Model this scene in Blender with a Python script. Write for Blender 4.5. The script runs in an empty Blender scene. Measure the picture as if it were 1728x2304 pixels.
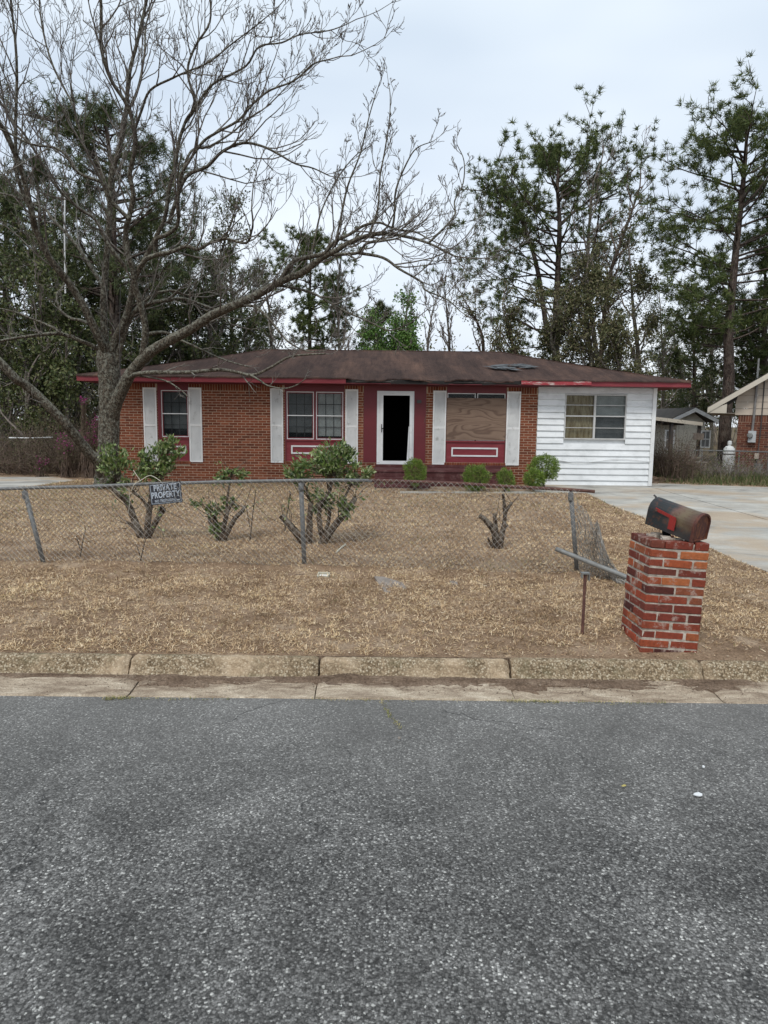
import bpy, math, random
import numpy as np
from mathutils import Vector, Matrix

random.seed(7)
RNG = np.random.default_rng(7)
scene = bpy.context.scene
col = scene.collection

# ------------------------------------------------------------------ camera
FPX, CX, CY = 1600.0, 864.0, 1152.0
PITCH, ROLL, CAMH = math.radians(7.37), 0.011, 1.90
F_ = Vector((0, math.cos(PITCH), -math.sin(PITCH)))
U0 = Vector((0, math.sin(PITCH), math.cos(PITCH)))
R0 = Vector((1, 0, 0))
R_ = R0 * math.cos(ROLL) + U0 * math.sin(ROLL)
U_ = U0 * math.cos(ROLL) - R0 * math.sin(ROLL)
cam_d = bpy.data.cameras.new('camera')
cam_d.sensor_fit = 'HORIZONTAL'
cam_d.sensor_width = 36.0
cam_d.lens = FPX / 1728.0 * 36.0
cam_d.clip_end = 2000
cam = bpy.data.objects.new('camera', cam_d)
col.objects.link(cam)
m = Matrix.Identity(4)
for i in range(3):
    m[i][0], m[i][1], m[i][2] = R_[i], U_[i], -F_[i]
m[2][3] = CAMH
cam.matrix_world = m
scene.camera = cam

# ------------------------------------------------------------------ world, sun, exposure
world = bpy.data.worlds.new("World")
scene.world = world
world.use_nodes = True
wn, wl = world.node_tree.nodes, world.node_tree.links
for n in list(wn):
    wn.remove(n)
SUN_EL, SUN_AZ = math.radians(52), math.radians(200)   # azimuth clockwise from +Y: behind the camera, a little left
sky = wn.new('ShaderNodeTexSky'); sky.sky_type = 'NISHITA'; sky.sun_disc = False
sky.sun_elevation = SUN_EL; sky.sun_rotation = SUN_AZ; sky.dust_density = 3.0
bg1 = wn.new('ShaderNodeBackground'); bg1.inputs[1].default_value = 0.07
wl.new(sky.outputs[0], bg1.inputs[0])
tc = wn.new('ShaderNodeTexCoord')
sx = wn.new('ShaderNodeSeparateXYZ'); wl.new(tc.outputs['Generated'], sx.inputs[0])
ramp = wn.new('ShaderNodeValToRGB')
ramp.color_ramp.elements[0].position = 0.0; ramp.color_ramp.elements[0].color = (0.86, 0.895, 0.935, 1)
ramp.color_ramp.elements[1].position = 0.75; ramp.color_ramp.elements[1].color = (0.62, 0.715, 0.80, 1)
e = ramp.color_ramp.elements.new(0.22); e.color = (0.71, 0.78, 0.865, 1)
wl.new(sx.outputs['Z'], ramp.inputs[0])
mp = wn.new('ShaderNodeMapping'); mp.inputs['Scale'].default_value = (1.2, 1.2, 3.2)
wl.new(tc.outputs['Generated'], mp.inputs[0])
nz = wn.new('ShaderNodeTexNoise'); nz.inputs['Scale'].default_value = 1.7; nz.inputs['Detail'].default_value = 3.0; nz.inputs['Roughness'].default_value = 0.45
wl.new(mp.outputs[0], nz.inputs['Vector'])
r2 = wn.new('ShaderNodeValToRGB')
r2.color_ramp.elements[0].position = 0.36; r2.color_ramp.elements[0].color = (0.86, 0.89, 0.93, 1)
r2.color_ramp.elements[1].position = 0.66; r2.color_ramp.elements[1].color = (1.14, 1.12, 1.09, 1)
wl.new(nz.outputs['Fac'], r2.inputs[0])
mul = wn.new('ShaderNodeMixRGB'); mul.blend_type = 'MULTIPLY'; mul.inputs[0].default_value = 1.0
wl.new(ramp.outputs[0], mul.inputs[1]); wl.new(r2.outputs[0], mul.inputs[2])
bg2 = wn.new('ShaderNodeBackground'); bg2.inputs[1].default_value = 1.0
wl.new(mul.outputs[0], bg2.inputs[0])
mixs = wn.new('ShaderNodeMixShader'); mixs.inputs[0].default_value = 0.86
wl.new(bg1.outputs[0], mixs.inputs[1]); wl.new(bg2.outputs[0], mixs.inputs[2])
wo = wn.new('ShaderNodeOutputWorld'); wl.new(mixs.outputs[0], wo.inputs[0])

sd = bpy.data.lights.new('sun', 'SUN'); sd.energy = 1.5; sd.angle = math.radians(16); sd.color = (1.0, 0.965, 0.91)
sun = bpy.data.objects.new('sun', sd); col.objects.link(sun)
sv = Vector((math.sin(SUN_AZ) * math.cos(SUN_EL), math.cos(SUN_AZ) * math.cos(SUN_EL), math.sin(SUN_EL)))
sun.rotation_euler = sv.to_track_quat('Z', 'Y').to_euler()
sun.location = (0, -10, 30)
vs = scene.view_settings
vs.view_transform = 'Standard'; vs.look = 'None'; vs.gamma = 1.0; vs.use_curve_mapping = False; vs.exposure = 0.38

# ------------------------------------------------------------------ helpers
def ray(px, py):
    return R_ * (px - CX) + U_ * (CY - py) + F_ * FPX
def P(px, py, Y):
    d = ray(px, py); return Vector((0, 0, CAMH)) + d * (Y / d.y)
def G(px, py, z=0.0):
    d = ray(px, py); return Vector((0, 0, CAMH)) + d * ((z - CAMH) / d.z)
def XZ(px, py, Y):
    p = P(px, py, Y); return p.x, p.z

def mesh_np(name, verts, faces, mat=None, smooth=False, mats=None, fmat=None):
    """verts (n,3); faces: list of int arrays, each (k, n_sides)"""
    verts = np.asarray(verts, dtype=np.float32).reshape(-1, 3)
    if isinstance(faces, np.ndarray) or not isinstance(faces[0], np.ndarray):
        faces = [np.asarray(faces)]
    faces = [np.asarray(f, dtype=np.int32) for f in faces if len(f)]
    me = bpy.data.meshes.new(name)
    me.vertices.add(len(verts)); me.vertices.foreach_set('co', verts.ravel())
    loops = np.concatenate([f.ravel() for f in faces])
    sizes = np.concatenate([np.full(len(f), f.shape[1], dtype=np.int32) for f in faces])
    me.loops.add(len(loops)); me.loops.foreach_set('vertex_index', loops)
    me.polygons.add(len(sizes))
    starts = np.concatenate([[0], np.cumsum(sizes)[:-1]]).astype(np.int32)
    me.polygons.foreach_set('loop_start', starts)
    if fmat is not None:
        me.polygons.foreach_set('material_index', np.asarray(fmat, dtype=np.int32))
    me.polygons.foreach_set('use_smooth', np.full(len(sizes), bool(smooth)))
    me.update(calc_edges=True)
    for mm in (mats or ([mat] if mat else [])):
        me.materials.append(mm)
    return me

def link(name, me, parent=None, loc=None, rot=None):
    o = bpy.data.objects.new(name, me)
    col.objects.link(o)
    if loc is not None: o.location = loc
    if rot is not None: o.rotation_euler = rot
    if parent is not None: o.parent = parent
    return o

def tag(o, label=None, cat=None, group=None, kind=None):
    if label: o['label'] = label
    if cat: o['category'] = cat
    if group: o['group'] = group
    if kind: o['kind'] = kind
    return o

def thing(name, label, cat, loc=(0, 0, 0), group=None, kind=None):
    o = bpy.data.objects.new(name, None); o.empty_display_size = 0.1
    col.objects.link(o); o.location = loc
    return tag(o, label, cat, group, kind)

class MB:
    def __init__(s):
        s.v = []; s.f = {}; s.n = 0
    def add(s, verts, faces):
        verts = np.asarray(verts, dtype=float).reshape(-1, 3)
        faces = np.asarray(faces, dtype=int)
        if faces.size:
            s.f.setdefault(faces.shape[1], []).append(faces + s.n)
        s.v.append(verts); s.n += len(verts)
        return s
    def box(s, x0, x1, y0, y1, z0, z1, jit=0.0):
        v = np.array([[x, y, z] for x in (x0, x1) for y in (y0, y1) for z in (z0, z1)], float)
        if jit: v += RNG.uniform(-jit, jit, v.shape)
        f = [[0, 1, 3, 2], [4, 6, 7, 5], [0, 4, 5, 1], [2, 3, 7, 6], [0, 2, 6, 4], [1, 5, 7, 3]]
        return s.add(v, f)
    def poly(s, pts):
        pts = [tuple(p) for p in pts]
        return s.add(pts, [list(range(len(pts)))])
    def prism(s, pts, d):
        """extrude polygon pts (list of 3D) by vector d"""
        a = np.array([tuple(p) for p in pts], float); d = np.array(tuple(d), float); n = len(a)
        s.add(np.vstack([a, a + d]), [[i, (i + 1) % n, (i + 1) % n + n, i + n] for i in range(n)])
        s.n -= 2 * n; s.v.pop()
        s.v.append(np.vstack([a, a + d]))
        s.f.setdefault(n, []).append(np.array([list(range(n))[::-1]]) + s.n)
        s.f.setdefault(n, []).append(np.array([list(range(n, 2 * n))]) + s.n)
        s.n += 2 * n
        return s
    def tube(s, path, rad, n=6, cap=True):
        v, q = tube_arr(path, rad, n)
        base = s.n
        s.add(v, q)
        if cap:
            k = len(v)
            s.f.setdefault(n, []).append(np.array([list(range(n))[::-1]]) + base)
            s.f.setdefault(n, []).append(np.array([list(range(k - n, k))]) + base)
        return s
    def mesh(s, name, mat, smooth=False):
        return mesh_np(name, np.vstack(s.v), [np.vstack(f) for f in s.f.values()], mat, smooth)
    def build(s, name, mat, parent=None, smooth=False, **k):
        return link(name, s.mesh(name, mat, smooth), parent, **k)

def tube_arr(path, rad, n=6, wob=0.0):
    p = np.asarray([tuple(q) for q in path], float)
    m_ = len(p)
    r = np.asarray(rad, float) if np.ndim(rad) else np.full(m_, float(rad))
    t = np.gradient(p, axis=0)
    t /= (np.linalg.norm(t, axis=1, keepdims=True) + 1e-9)
    mean = p[-1] - p[0]
    mean /= (np.linalg.norm(mean) + 1e-9)
    ax = np.eye(3)[np.argmin(np.abs(mean))]
    a = np.cross(t, ax); a /= (np.linalg.norm(a, axis=1, keepdims=True) + 1e-9)
    b = np.cross(t, a)
    th = np.linspace(0, 2 * math.pi, n, endpoint=False)
    rr = r[:, None] * np.ones(n)[None, :]
    if wob: rr = rr * (1 + RNG.uniform(-wob, wob, rr.shape))
    v = p[:, None, :] + rr[:, :, None] * (np.cos(th)[None, :, None] * a[:, None, :] + np.sin(th)[None, :, None] * b[:, None, :])
    i = np.arange(m_ - 1)[:, None] * n; j = np.arange(n)[None, :]; j2 = (j + 1) % n
    q = np.stack([i + j, i + j2, i + n + j2, i + n + j], axis=-1).reshape(-1, 4)
    return v.reshape(-1, 3), q

# ------------------------------------------------------------------ materials
def newmat(name):
    m_ = bpy.data.materials.new(name); m_.use_nodes = True
    nt = m_.node_tree; N = nt.nodes; L = nt.links
    b = N['Principled BSDF']
    return m_, N, L, b
def coords(N, L, scale=(1, 1, 1), obj=True):
    t = N.new('ShaderNodeTexCoord'); mp_ = N.new('ShaderNodeMapping'); mp_.inputs['Scale'].default_value = scale
    L.new(t.outputs['Object' if obj else 'Generated'], mp_.inputs[0]); return mp_.outputs[0]
def noise(N, L, vec, scale, detail=4, rough=0.55, dist=0.0):
    n = N.new('ShaderNodeTexNoise'); n.inputs['Scale'].default_value = scale
    n.inputs['Detail'].default_value = detail; n.inputs['Roughness'].default_value = rough; n.inputs['Distortion'].default_value = dist
    if vec is not None: L.new(vec, n.inputs['Vector'])
    return n.outputs['Fac']
def ramp_(N, L, fac, stops):
    r = N.new('ShaderNodeValToRGB'); cr = r.color_ramp
    while len(cr.elements) < len(stops): cr.elements.new(0.5)
    for el, (p, c) in zip(cr.elements, stops):
        el.position = p; el.color = (*c, 1) if len(c) == 3 else c
    L.new(fac, r.inputs[0]); return r.outputs[0]
def mix(N, L, fac, a, b, mode='MIX'):
    x = N.new('ShaderNodeMixRGB'); x.blend_type = mode
    for s_, v_ in zip(x.inputs, (fac, a, b)):
        if isinstance(v_, (int, float)): s_.default_value = v_
        elif isinstance(v_, tuple): s_.default_value = (*v_, 1)
        else: L.new(v_, s_)
    return x.outputs[0]
def mathn(N, L, op, a, b=None):
    x = N.new('ShaderNodeMath'); x.operation = op
    for s_, v_ in zip(x.inputs, (a, b)):
        if v_ is None: continue
        if isinstance(v_, (int, float)): s_.default_value = v_
        else: L.new(v_, s_)
    return x.outputs[0]
def bump(N, L, b, h, strength=0.3, dist=0.01):
    x = N.new('ShaderNodeBump'); x.inputs['Strength'].default_value = strength; x.inputs['Distance'].default_value = dist
    L.new(h, x.inputs['Height']); L.new(x.outputs[0], b.inputs['Normal'])
def rnd(N, L):
    """random per piece: works for pieces that are objects and for pieces joined in one mesh"""
    oi = N.new('ShaderNodeObjectInfo'); g = N.new('ShaderNodeNewGeometry')
    return mathn(N, L, 'FRACT', mathn(N, L, 'ADD', oi.outputs['Random'], g.outputs['Random Per Island']))

def simple(name, c1, c2=None, scale=8, rough=0.7, bstr=0.0, bscale=60, metal=0.0, stretch=(1, 1, 1), lo=0.35, hi=0.65, spec=None, detail=5):
    m_, N, L, b = newmat(name)
    v = coords(N, L, stretch)
    if c2 is None: b.inputs['Base Color'].default_value = (*c1, 1)
    else: L.new(ramp_(N, L, noise(N, L, v, scale, detail), [(lo, c1), (hi, c2)]), b.inputs['Base Color'])
    b.inputs['Roughness'].default_value = rough; b.inputs['Metallic'].default_value = metal
    if spec is not None: b.inputs['Specular IOR Level'].default_value = spec
    if bstr: bump(N, L, b, noise(N, L, v, bscale, 4), bstr, 0.01)
    return m_

def brick_mat(name, cols, stain=(0.35, 0.3, 0.25), stain_amt=0.25, bs=0.4):
    m_, N, L, b = newmat(name)
    v = coords(N, L)
    r = rnd(N, L)
    n = len(cols)
    c = ramp_(N, L, r, [(i / (n - 1), cc) for i, cc in enumerate(cols)])
    g = N.new('ShaderNodeNewGeometry')
    f = noise(N, L, g.outputs['Position'], 38, 5, 0.7)
    c = mix(N, L, 1.0, c, ramp_(N, L, f, [(0.3, (0.68, 0.68, 0.68)), (0.7, (1.18, 1.14, 1.1))]), 'MULTIPLY')
    f2 = noise(N, L, g.outputs['Position'], 9, 5, 0.7)
    c = mix(N, L, mathn(N, L, 'MULTIPLY', ramp_(N, L, f2, [(0.55, (0, 0, 0)), (0.68, (1, 1, 1))]), stain_amt), c, stain)
    L.new(c, b.inputs['Base Color']); b.inputs['Roughness'].default_value = 0.88
    b.inputs['Specular IOR Level'].default_value = 0.25
    bump(N, L, b, noise(N, L, g.outputs['Position'], 130, 4), bs, 0.006)
    return m_

def leaf_mat(name, cols, rough=0.55, trans=0.15, spec=0.3, patch=None):
    m_, N, L, b = newmat(name)
    g = N.new('ShaderNodeNewGeometry')
    n = len(cols)
    c = ramp_(N, L, g.outputs['Random Per Island'], [(i / (n - 1), cc) for i, cc in enumerate(cols)])
    if patch:
        f1 = noise(N, L, g.outputs['Position'], patch[0], 5, 0.65)
        c = mix(N, L, 1.0, c, ramp_(N, L, f1, patch[1]), 'MULTIPLY')
    L.new(c, b.inputs['Base Color']); b.inputs['Roughness'].default_value = rough
    b.inputs['Specular IOR Level'].default_value = spec
    if trans:
        tr = N.new('ShaderNodeBsdfTranslucent'); L.new(c, tr.inputs[0])
        ms = N.new('ShaderNodeMixShader'); ms.inputs[0].default_value = trans
        L.new(b.outputs[0], ms.inputs[1]); L.new(tr.outputs[0], ms.inputs[2])
        L.new(ms.outputs[0], N['Material Output'].inputs[0])
    return m_

M = {}
# asphalt
def mk_asphalt():
    m_, N, L, b = newmat('asphalt')
    g = N.new('ShaderNodeNewGeometry'); pos = g.outputs['Position']
    vo = N.new('ShaderNodeTexVoronoi'); vo.inputs['Scale'].default_value = 98
    dn = N.new('ShaderNodeTexNoise'); dn.inputs['Scale'].default_value = 150; dn.inputs['Detail'].default_value = 3; L.new(pos, dn.inputs['Vector'])
    ds = N.new('ShaderNodeVectorMath'); ds.operation = 'SCALE'; ds.inputs['Scale'].default_value = 0.016; L.new(dn.outputs['Color'], ds.inputs[0])
    da = N.new('ShaderNodeVectorMath'); da.operation = 'ADD'; L.new(pos, da.inputs[0]); L.new(ds.outputs[0], da.inputs[1]); L.new(da.outputs[0], vo.inputs['Vector'])
    sep = N.new('ShaderNodeSeparateColor'); L.new(vo.outputs['Color'], sep.inputs[0])
    c = ramp_(N, L, sep.outputs[0], [(0.0, (0.06, 0.058, 0.055)), (0.45, (0.125, 0.121, 0.115)), (0.80, (0.195, 0.19, 0.181)), (0.93, (0.27, 0.263, 0.25)), (0.98, (0.48, 0.47, 0.44))])
    dk = ramp_(N, L, vo.outputs['Distance'], [(0.35, (1, 1, 1)), (0.8, (0.36, 0.36, 0.36))])
    c = mix(N, L, 1.0, c, dk, 'MULTIPLY')
    big = noise(N, L, pos, 1.15, 7, 0.68, 0.6)
    c = mix(N, L, 1.0, c, ramp_(N, L, big, [(0.34, (0.68, 0.68, 0.68)), (0.48, (0.95, 0.95, 0.95)), (0.55, (1.12, 1.12, 1.12)), (0.68, (1.5, 1.5, 1.5))]), 'MULTIPLY')
    sx_ = N.new('ShaderNodeSeparateXYZ'); L.new(pos, sx_.inputs[0])
    # lighter, slightly sandy tone towards the gutter, broken up by noise
    d = mathn(N, L, 'ADD', sx_.outputs['Y'], mathn(N, L, 'MULTIPLY', noise(N, L, pos, 1.6, 5, 0.6), 1.3))
    fac = ramp_(N, L, mathn(N, L, 'DIVIDE', d, 8.0), [(0.46, (0, 0, 0)), (0.74, (0.42, 0.42, 0.42))])
    c = mix(N, L, fac, c, (0.25, 0.24, 0.225))
    # cracks
    vc = N.new('ShaderNodeTexVoronoi'); vc.feature = 'DISTANCE_TO_EDGE'; vc.inputs['Scale'].default_value = 0.55
    wv = N.new('ShaderNodeVectorMath'); wv.operation = 'ADD'; L.new(pos, wv.inputs[0])
    nn = N.new('ShaderNodeTexNoise'); nn.inputs['Scale'].default_value = 2.6; nn.inputs['Detail'].default_value = 5; L.new(pos, nn.inputs['Vector'])
    sc_ = N.new('ShaderNodeVectorMath'); sc_.operation = 'SCALE'; sc_.inputs['Scale'].default_value = 0.7; L.new(nn.outputs['Color'], sc_.inputs[0])
    L.new(sc_.outputs[0], wv.inputs[1]); L.new(wv.outputs[0], vc.inputs['Vector'])
    ck = ramp_(N, L, vc.outputs['Distance'], [(0.0, (1, 1, 1)), (0.006, (0, 0, 0))])
    msk = ramp_(N, L, noise(N, L, pos, 1.1, 3), [(0.47, (0, 0, 0)), (0.56, (0.8, 0.8, 0.8))])
    ckf = mix(N, L, 1.0, ck, msk, 'MULTIPLY')
    c = mix(N, L, ckf, c, (0.022, 0.022, 0.022))
    L.new(c, b.inputs['Base Color']); b.inputs['Roughness'].default_value = 0.82
    b.inputs['Specular IOR Level'].default_value = 0.22
    h = mathn(N, L, 'SUBTRACT', mathn(N, L, 'SUBTRACT', 1.0, vo.outputs['Distance']), mathn(N, L, 'MULTIPLY', ckf, 1.5))
    bump(N, L, b, h, 0.5, 0.006)
    return m_
M['asphalt'] = mk_asphalt()

def mk_soil(name, c1, c2, c3, sc=3.0):
    m_, N, L, b = newmat(name)
    g = N.new('ShaderNodeNewGeometry'); pos = g.outputs['Position']
    c = ramp_(N, L, noise(N, L, pos, sc, 6, 0.65), [(0.30, c1), (0.52, c2), (0.70, c3)])
    f = noise(N, L, pos, 55, 5, 0.75)
    c = mix(N, L, 1.0, c, ramp_(N, L, f, [(0.32, (0.5, 0.48, 0.45)), (0.68, (1.35, 1.3, 1.25))]), 'MULTIPLY')
    L.new(c, b.inputs['Base Color']); b.inputs['Roughness'].default_value = 0.95; b.inputs['Specular IOR Level'].default_value = 0.1
    bump(N, L, b, f, 0.9, 0.02)
    return m_
M['lawn'] = mk_soil('lawn_soil', (0.17, 0.112, 0.074), (0.31, 0.222, 0.152), (0.46, 0.365, 0.27), 1.6)
M['ground'] = mk_soil('ground_soil', (0.09, 0.07, 0.045), (0.14, 0.11, 0.07), (0.19, 0.15, 0.10), 0.7)
M['mud'] = mk_soil('mud', (0.14, 0.10, 0.075), (0.215, 0.16, 0.12), (0.30, 0.235, 0.18), 6)

def mk_kerb():
    m_, N, L, b = newmat('kerb_concrete')
    g = N.new('ShaderNodeNewGeometry'); pos = g.outputs['Position']
    vo = N.new('ShaderNodeTexVoronoi'); vo.inputs['Scale'].default_value = 75; L.new(pos, vo.inputs['Vector'])
    sep = N.new('ShaderNodeSeparateColor'); L.new(vo.outputs['Color'], sep.inputs[0])
    st = ramp_(N, L, sep.outputs[1], [(0.0, (0.12, 0.085, 0.05)), (0.40, (0.27, 0.205, 0.13)), (0.72, (0.36, 0.28, 0.185)), (0.92, (0.50, 0.43, 0.32))])
    st = mix(N, L, 1.0, st, ramp_(N, L, vo.outputs['Distance'], [(0.3, (1, 1, 1)), (0.8, (0.5, 0.48, 0.45))]), 'MULTIPLY')
    base = ramp_(N, L, noise(N, L, pos, 5, 6, 0.7), [(0.3, (0.27, 0.19, 0.12)), (0.5, (0.44, 0.33, 0.22)), (0.68, (0.58, 0.46, 0.33))])
    f = ramp_(N, L, noise(N, L, pos, 2.3, 4), [(0.34, (0.2, 0.2, 0.2)), (0.55, (0.95, 0.95, 0.95))])
    c = mix(N, L, f, base, st)
    al = ramp_(N, L, noise(N, L, pos, 3.1, 6, 0.7), [(0.52, (0, 0, 0)), (0.66, (0.62, 0.62, 0.62))])
    c = mix(N, L, al, c, (0.13, 0.115, 0.065))
    L.new(c, b.inputs['Base Color']); b.inputs['Roughness'].default_value = 0.92; b.inputs['Specular IOR Level'].default_value = 0.2
    bump(N, L, b, mathn(N, L, 'SUBTRACT', 1.0, vo.outputs['Distance']), 0.6, 0.008)
    return m_
M['kerb'] = mk_kerb()
def mk_gutter():
    m_, N, L, b = newmat('gutter_concrete')
    g = N.new('ShaderNodeNewGeometry'); pos = g.outputs['Position']
    mpg = N.new('ShaderNodeMapping'); mpg.inputs['Scale'].default_value = (1, 3.2, 1); L.new(pos, mpg.inputs[0])
    c = ramp_(N, L, noise(N, L, mpg.outputs[0], 3, 7, 0.7, 0.5), [(0.28, (0.15, 0.11, 0.08)), (0.43, (0.29, 0.23, 0.175)), (0.56, (0.44, 0.37, 0.29)), (0.70, (0.62, 0.55, 0.45))])
    f = noise(N, L, pos, 90, 5, 0.8)
    c = mix(N, L, 1.0, c, ramp_(N, L, f, [(0.32, (0.5, 0.47, 0.44)), (0.68, (1.32, 1.3, 1.25))]), 'MULTIPLY')
    L.new(c, b.inputs['Base Color']); b.inputs['Roughness'].default_value = 0.93; b.inputs['Specular IOR Level'].default_value = 0.2
    bump(N, L, b, f, 0.5, 0.006)
    return m_
M['gutter'] = mk_gutter()
def mk_drive():
    m_, N, L, b = newmat('driveway_concrete')
    g = N.new('ShaderNodeNewGeometry'); pos = g.outputs['Position']
    mpg = N.new('ShaderNodeMapping'); mpg.inputs['Scale'].default_value = (0.8, 1.0, 1); L.new(pos, mpg.inputs[0])
    c = ramp_(N, L, noise(N, L, mpg.outputs[0], 0.9, 7, 0.66, 0.8), [(0.30, (0.15, 0.145, 0.135)), (0.42, (0.34, 0.325, 0.295)), (0.56, (0.47, 0.45, 0.405)), (0.72, (0.57, 0.55, 0.50))])
    tan = ramp_(N, L, noise(N, L, mpg.outputs[0], 0.55, 5, 0.6, 0.6), [(0.46, (0, 0, 0)), (0.60, (0.75, 0.75, 0.75))])
    c = mix(N, L, tan, c, (0.44, 0.34, 0.24))
    f = noise(N, L, pos, 70, 5, 0.8)
    c = mix(N, L, 1.0, c, ramp_(N, L, f, [(0.3, (0.8, 0.8, 0.8)), (0.7, (1.12, 1.12, 1.12))]), 'MULTIPLY')
    L.new(c, b.inputs['Base Color']); b.inputs['Roughness'].default_value = 0.9; b.inputs['Specular IOR Level'].default_value = 0.2
    bump(N, L, b, f, 0.3, 0.004)
    return m_
M['drive'] = mk_drive()

def mk_bark(name, d, l, lichen, amt=0.5, sc=9):
    m_, N, L, b = newmat(name)
    g = N.new('ShaderNodeNewGeometry'); pos = g.outputs['Position']
    mpb = N.new('ShaderNodeMapping'); mpb.inputs['Scale'].default_value = (1, 1, 0.28); L.new(pos, mpb.inputs[0])
    f = noise(N, L, mpb.outputs[0], sc * 2.2, 7, 0.75, 1.2)
    c = ramp_(N, L, f, [(0.40, tuple(x_ * .6 for x_ in d)), (0.48, d), (0.62, l)])
    f2 = noise(N, L, pos, sc * 0.9, 6, 0.75)
    nr = N.new('ShaderNodeSeparateXYZ'); L.new(g.outputs['Normal'], nr.inputs[0])
    li = mathn(N, L, 'ADD', f2, mathn(N, L, 'MULTIPLY', nr.outputs['Z'], 0.09))   # lichen patches; the upward bias puts top light into their colour
    c = mix(N, L, mathn(N, L, 'MULTIPLY', ramp_(N, L, li, [(0.48, (0, 0, 0)), (0.60, (1, 1, 1))]), amt), c, lichen)
    L.new(c, b.inputs['Base Color']); b.inputs['Roughness'].default_value = 0.93; b.inputs['Specular IOR Level'].default_value = 0.15
    bump(N, L, b, f, 0.9, 0.03)
    return m_
M['bark'] = mk_bark('grey_bark', (0.040, 0.032, 0.024), (0.175, 0.145, 0.11), (0.34, 0.345, 0.285), 0.5, 16)
M['twig'] = mk_bark('twig_bark', (0.10, 0.082, 0.072), (0.22, 0.19, 0.165), (0.34, 0.34, 0.30), 0.5)
M['pine_bark'] = mk_bark('pine_bark', (0.05, 0.036, 0.03), (0.15, 0.11, 0.09), (0.2, 0.18, 0.15), 0.3, 6)
M['brown_twig'] = simple('brown_twig', (0.075, 0.05, 0.038), (0.19, 0.135, 0.10), 5, 0.9)
M['grey_twig'] = simple('grey_twig', (0.13, 0.105, 0.09), (0.24, 0.205, 0.18), 4, 0.9)
M['shrub_wood'] = mk_bark('shrub_bark', (0.05, 0.034, 0.024), (0.18, 0.13, 0.092), (0.32, 0.29, 0.24), 0.45, 14)
M['needles'] = leaf_mat('pine_needles', [(0.035, 0.055, 0.014), (0.065, 0.095, 0.024), (0.10, 0.13, 0.034), (0.16, 0.17, 0.06)], 0.6, 0.12)
M['needles_dark'] = leaf_mat('dark_pine_needles', [(0.028, 0.045, 0.015), (0.052, 0.075, 0.024), (0.08, 0.10, 0.032), (0.13, 0.135, 0.055)], 0.6, 0.12)
M['evergreen'] = leaf_mat('evergreen_leaves', [(0.03, 0.045, 0.014), (0.06, 0.08, 0.024), (0.095, 0.11, 0.036), (0.14, 0.14, 0.06)], 0.5, 0.12)
M['olive'] = leaf_mat('olive_leaves', [(0.06, 0.07, 0.03), (0.10, 0.11, 0.045), (0.14, 0.13, 0.06), (0.17, 0.14, 0.08)], 0.6, 0.15)
M['bright'] = leaf_mat('bright_leaves', [(0.05, 0.11, 0.02), (0.08, 0.17, 0.03), (0.13, 0.23, 0.05), (0.2, 0.28, 0.09)], 0.45, 0.2)
M['camellia'] = leaf_mat('camellia_leaves', [(0.03, 0.06, 0.016), (0.075, 0.13, 0.03), (0.14, 0.21, 0.05), (0.24, 0.28, 0.10), (0.40, 0.44, 0.27)], 0.4, 0.15, 0.5)
M['boxwood'] = leaf_mat('boxwood_leaves', [(0.025, 0.045, 0.010), (0.08, 0.14, 0.02), (0.15, 0.25, 0.03), (0.23, 0.33, 0.055), (0.30, 0.34, 0.10)], 0.4, 0.15, 0.4)  # darkest leaf tone stands in for shade in the inner gaps
M['azalea'] = leaf_mat('azalea_leaves', [(0.05, 0.04, 0.025), (0.08, 0.07, 0.035), (0.10, 0.10, 0.045), (0.14, 0.11, 0.07)], 0.6, 0.1)
M['flower'] = leaf_mat('azalea_flowers', [(0.24, 0.02, 0.13), (0.34, 0.035, 0.20), (0.48, 0.08, 0.30)], 0.5, 0.2)
M['straw'] = leaf_mat('dry_grass', [(0.10, 0.062, 0.036), (0.26, 0.172, 0.10), (0.50, 0.355, 0.215), (0.72, 0.55, 0.355), (0.88, 0.76, 0.57)], 0.8, 0.1, 0.15, (1.1, [(0.34, (0.66, 0.60, 0.53)), (0.46, (0.96, 0.92, 0.88)), (0.54, (1.08, 1.05, 1.0)), (0.66, (1.22, 1.22, 1.12))]))
M['green_grass'] = leaf_mat('green_grass', [(0.14, 0.15, 0.05), (0.22, 0.22, 0.08), (0.36, 0.31, 0.14), (0.48, 0.39, 0.21)], 0.7, 0.15, 0.2)
M['weeds'] = leaf_mat('tall_weeds', [(0.05, 0.09, 0.025), (0.09, 0.13, 0.04), (0.17, 0.15, 0.08), (0.25, 0.19, 0.12)], 0.7, 0.15, 0.2)
M['litter'] = leaf_mat('leaf_litter', [(0.12, 0.065, 0.038), (0.28, 0.16, 0.09), (0.48, 0.33, 0.20), (0.74, 0.61, 0.45)], 0.7, 0.05, 0.2)

M['brick'] = brick_mat('house_brick', [(0.12, 0.036, 0.020), (0.18, 0.052, 0.026), (0.23, 0.070, 0.034), (0.15, 0.042, 0.022), (0.28, 0.092, 0.048)], (0.34, 0.2, 0.14), 0.18)
M['nbrick'] = brick_mat('neighbour_brick', [(0.10, 0.042, 0.03), (0.15, 0.055, 0.036), (0.18, 0.07, 0.045), (0.07, 0.035, 0.03)], (0.3, 0.2, 0.15), 0.15)
M['pbrick'] = brick_mat('pillar_brick', [(0.05, 0.018, 0.017), (0.20, 0.042, 0.025), (0.33, 0.082, 0.033), (0.15, 0.032, 0.024), (0.38, 0.12, 0.045), (0.12, 0.035, 0.028), (0.30, 0.062, 0.03)], (0.42, 0.33, 0.28), 0.8, 0.8)
M['mortar'] = simple('house_mortar', (0.34, 0.245, 0.175), (0.47, 0.36, 0.265), 20, 0.95, 0.2, 120)
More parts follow.
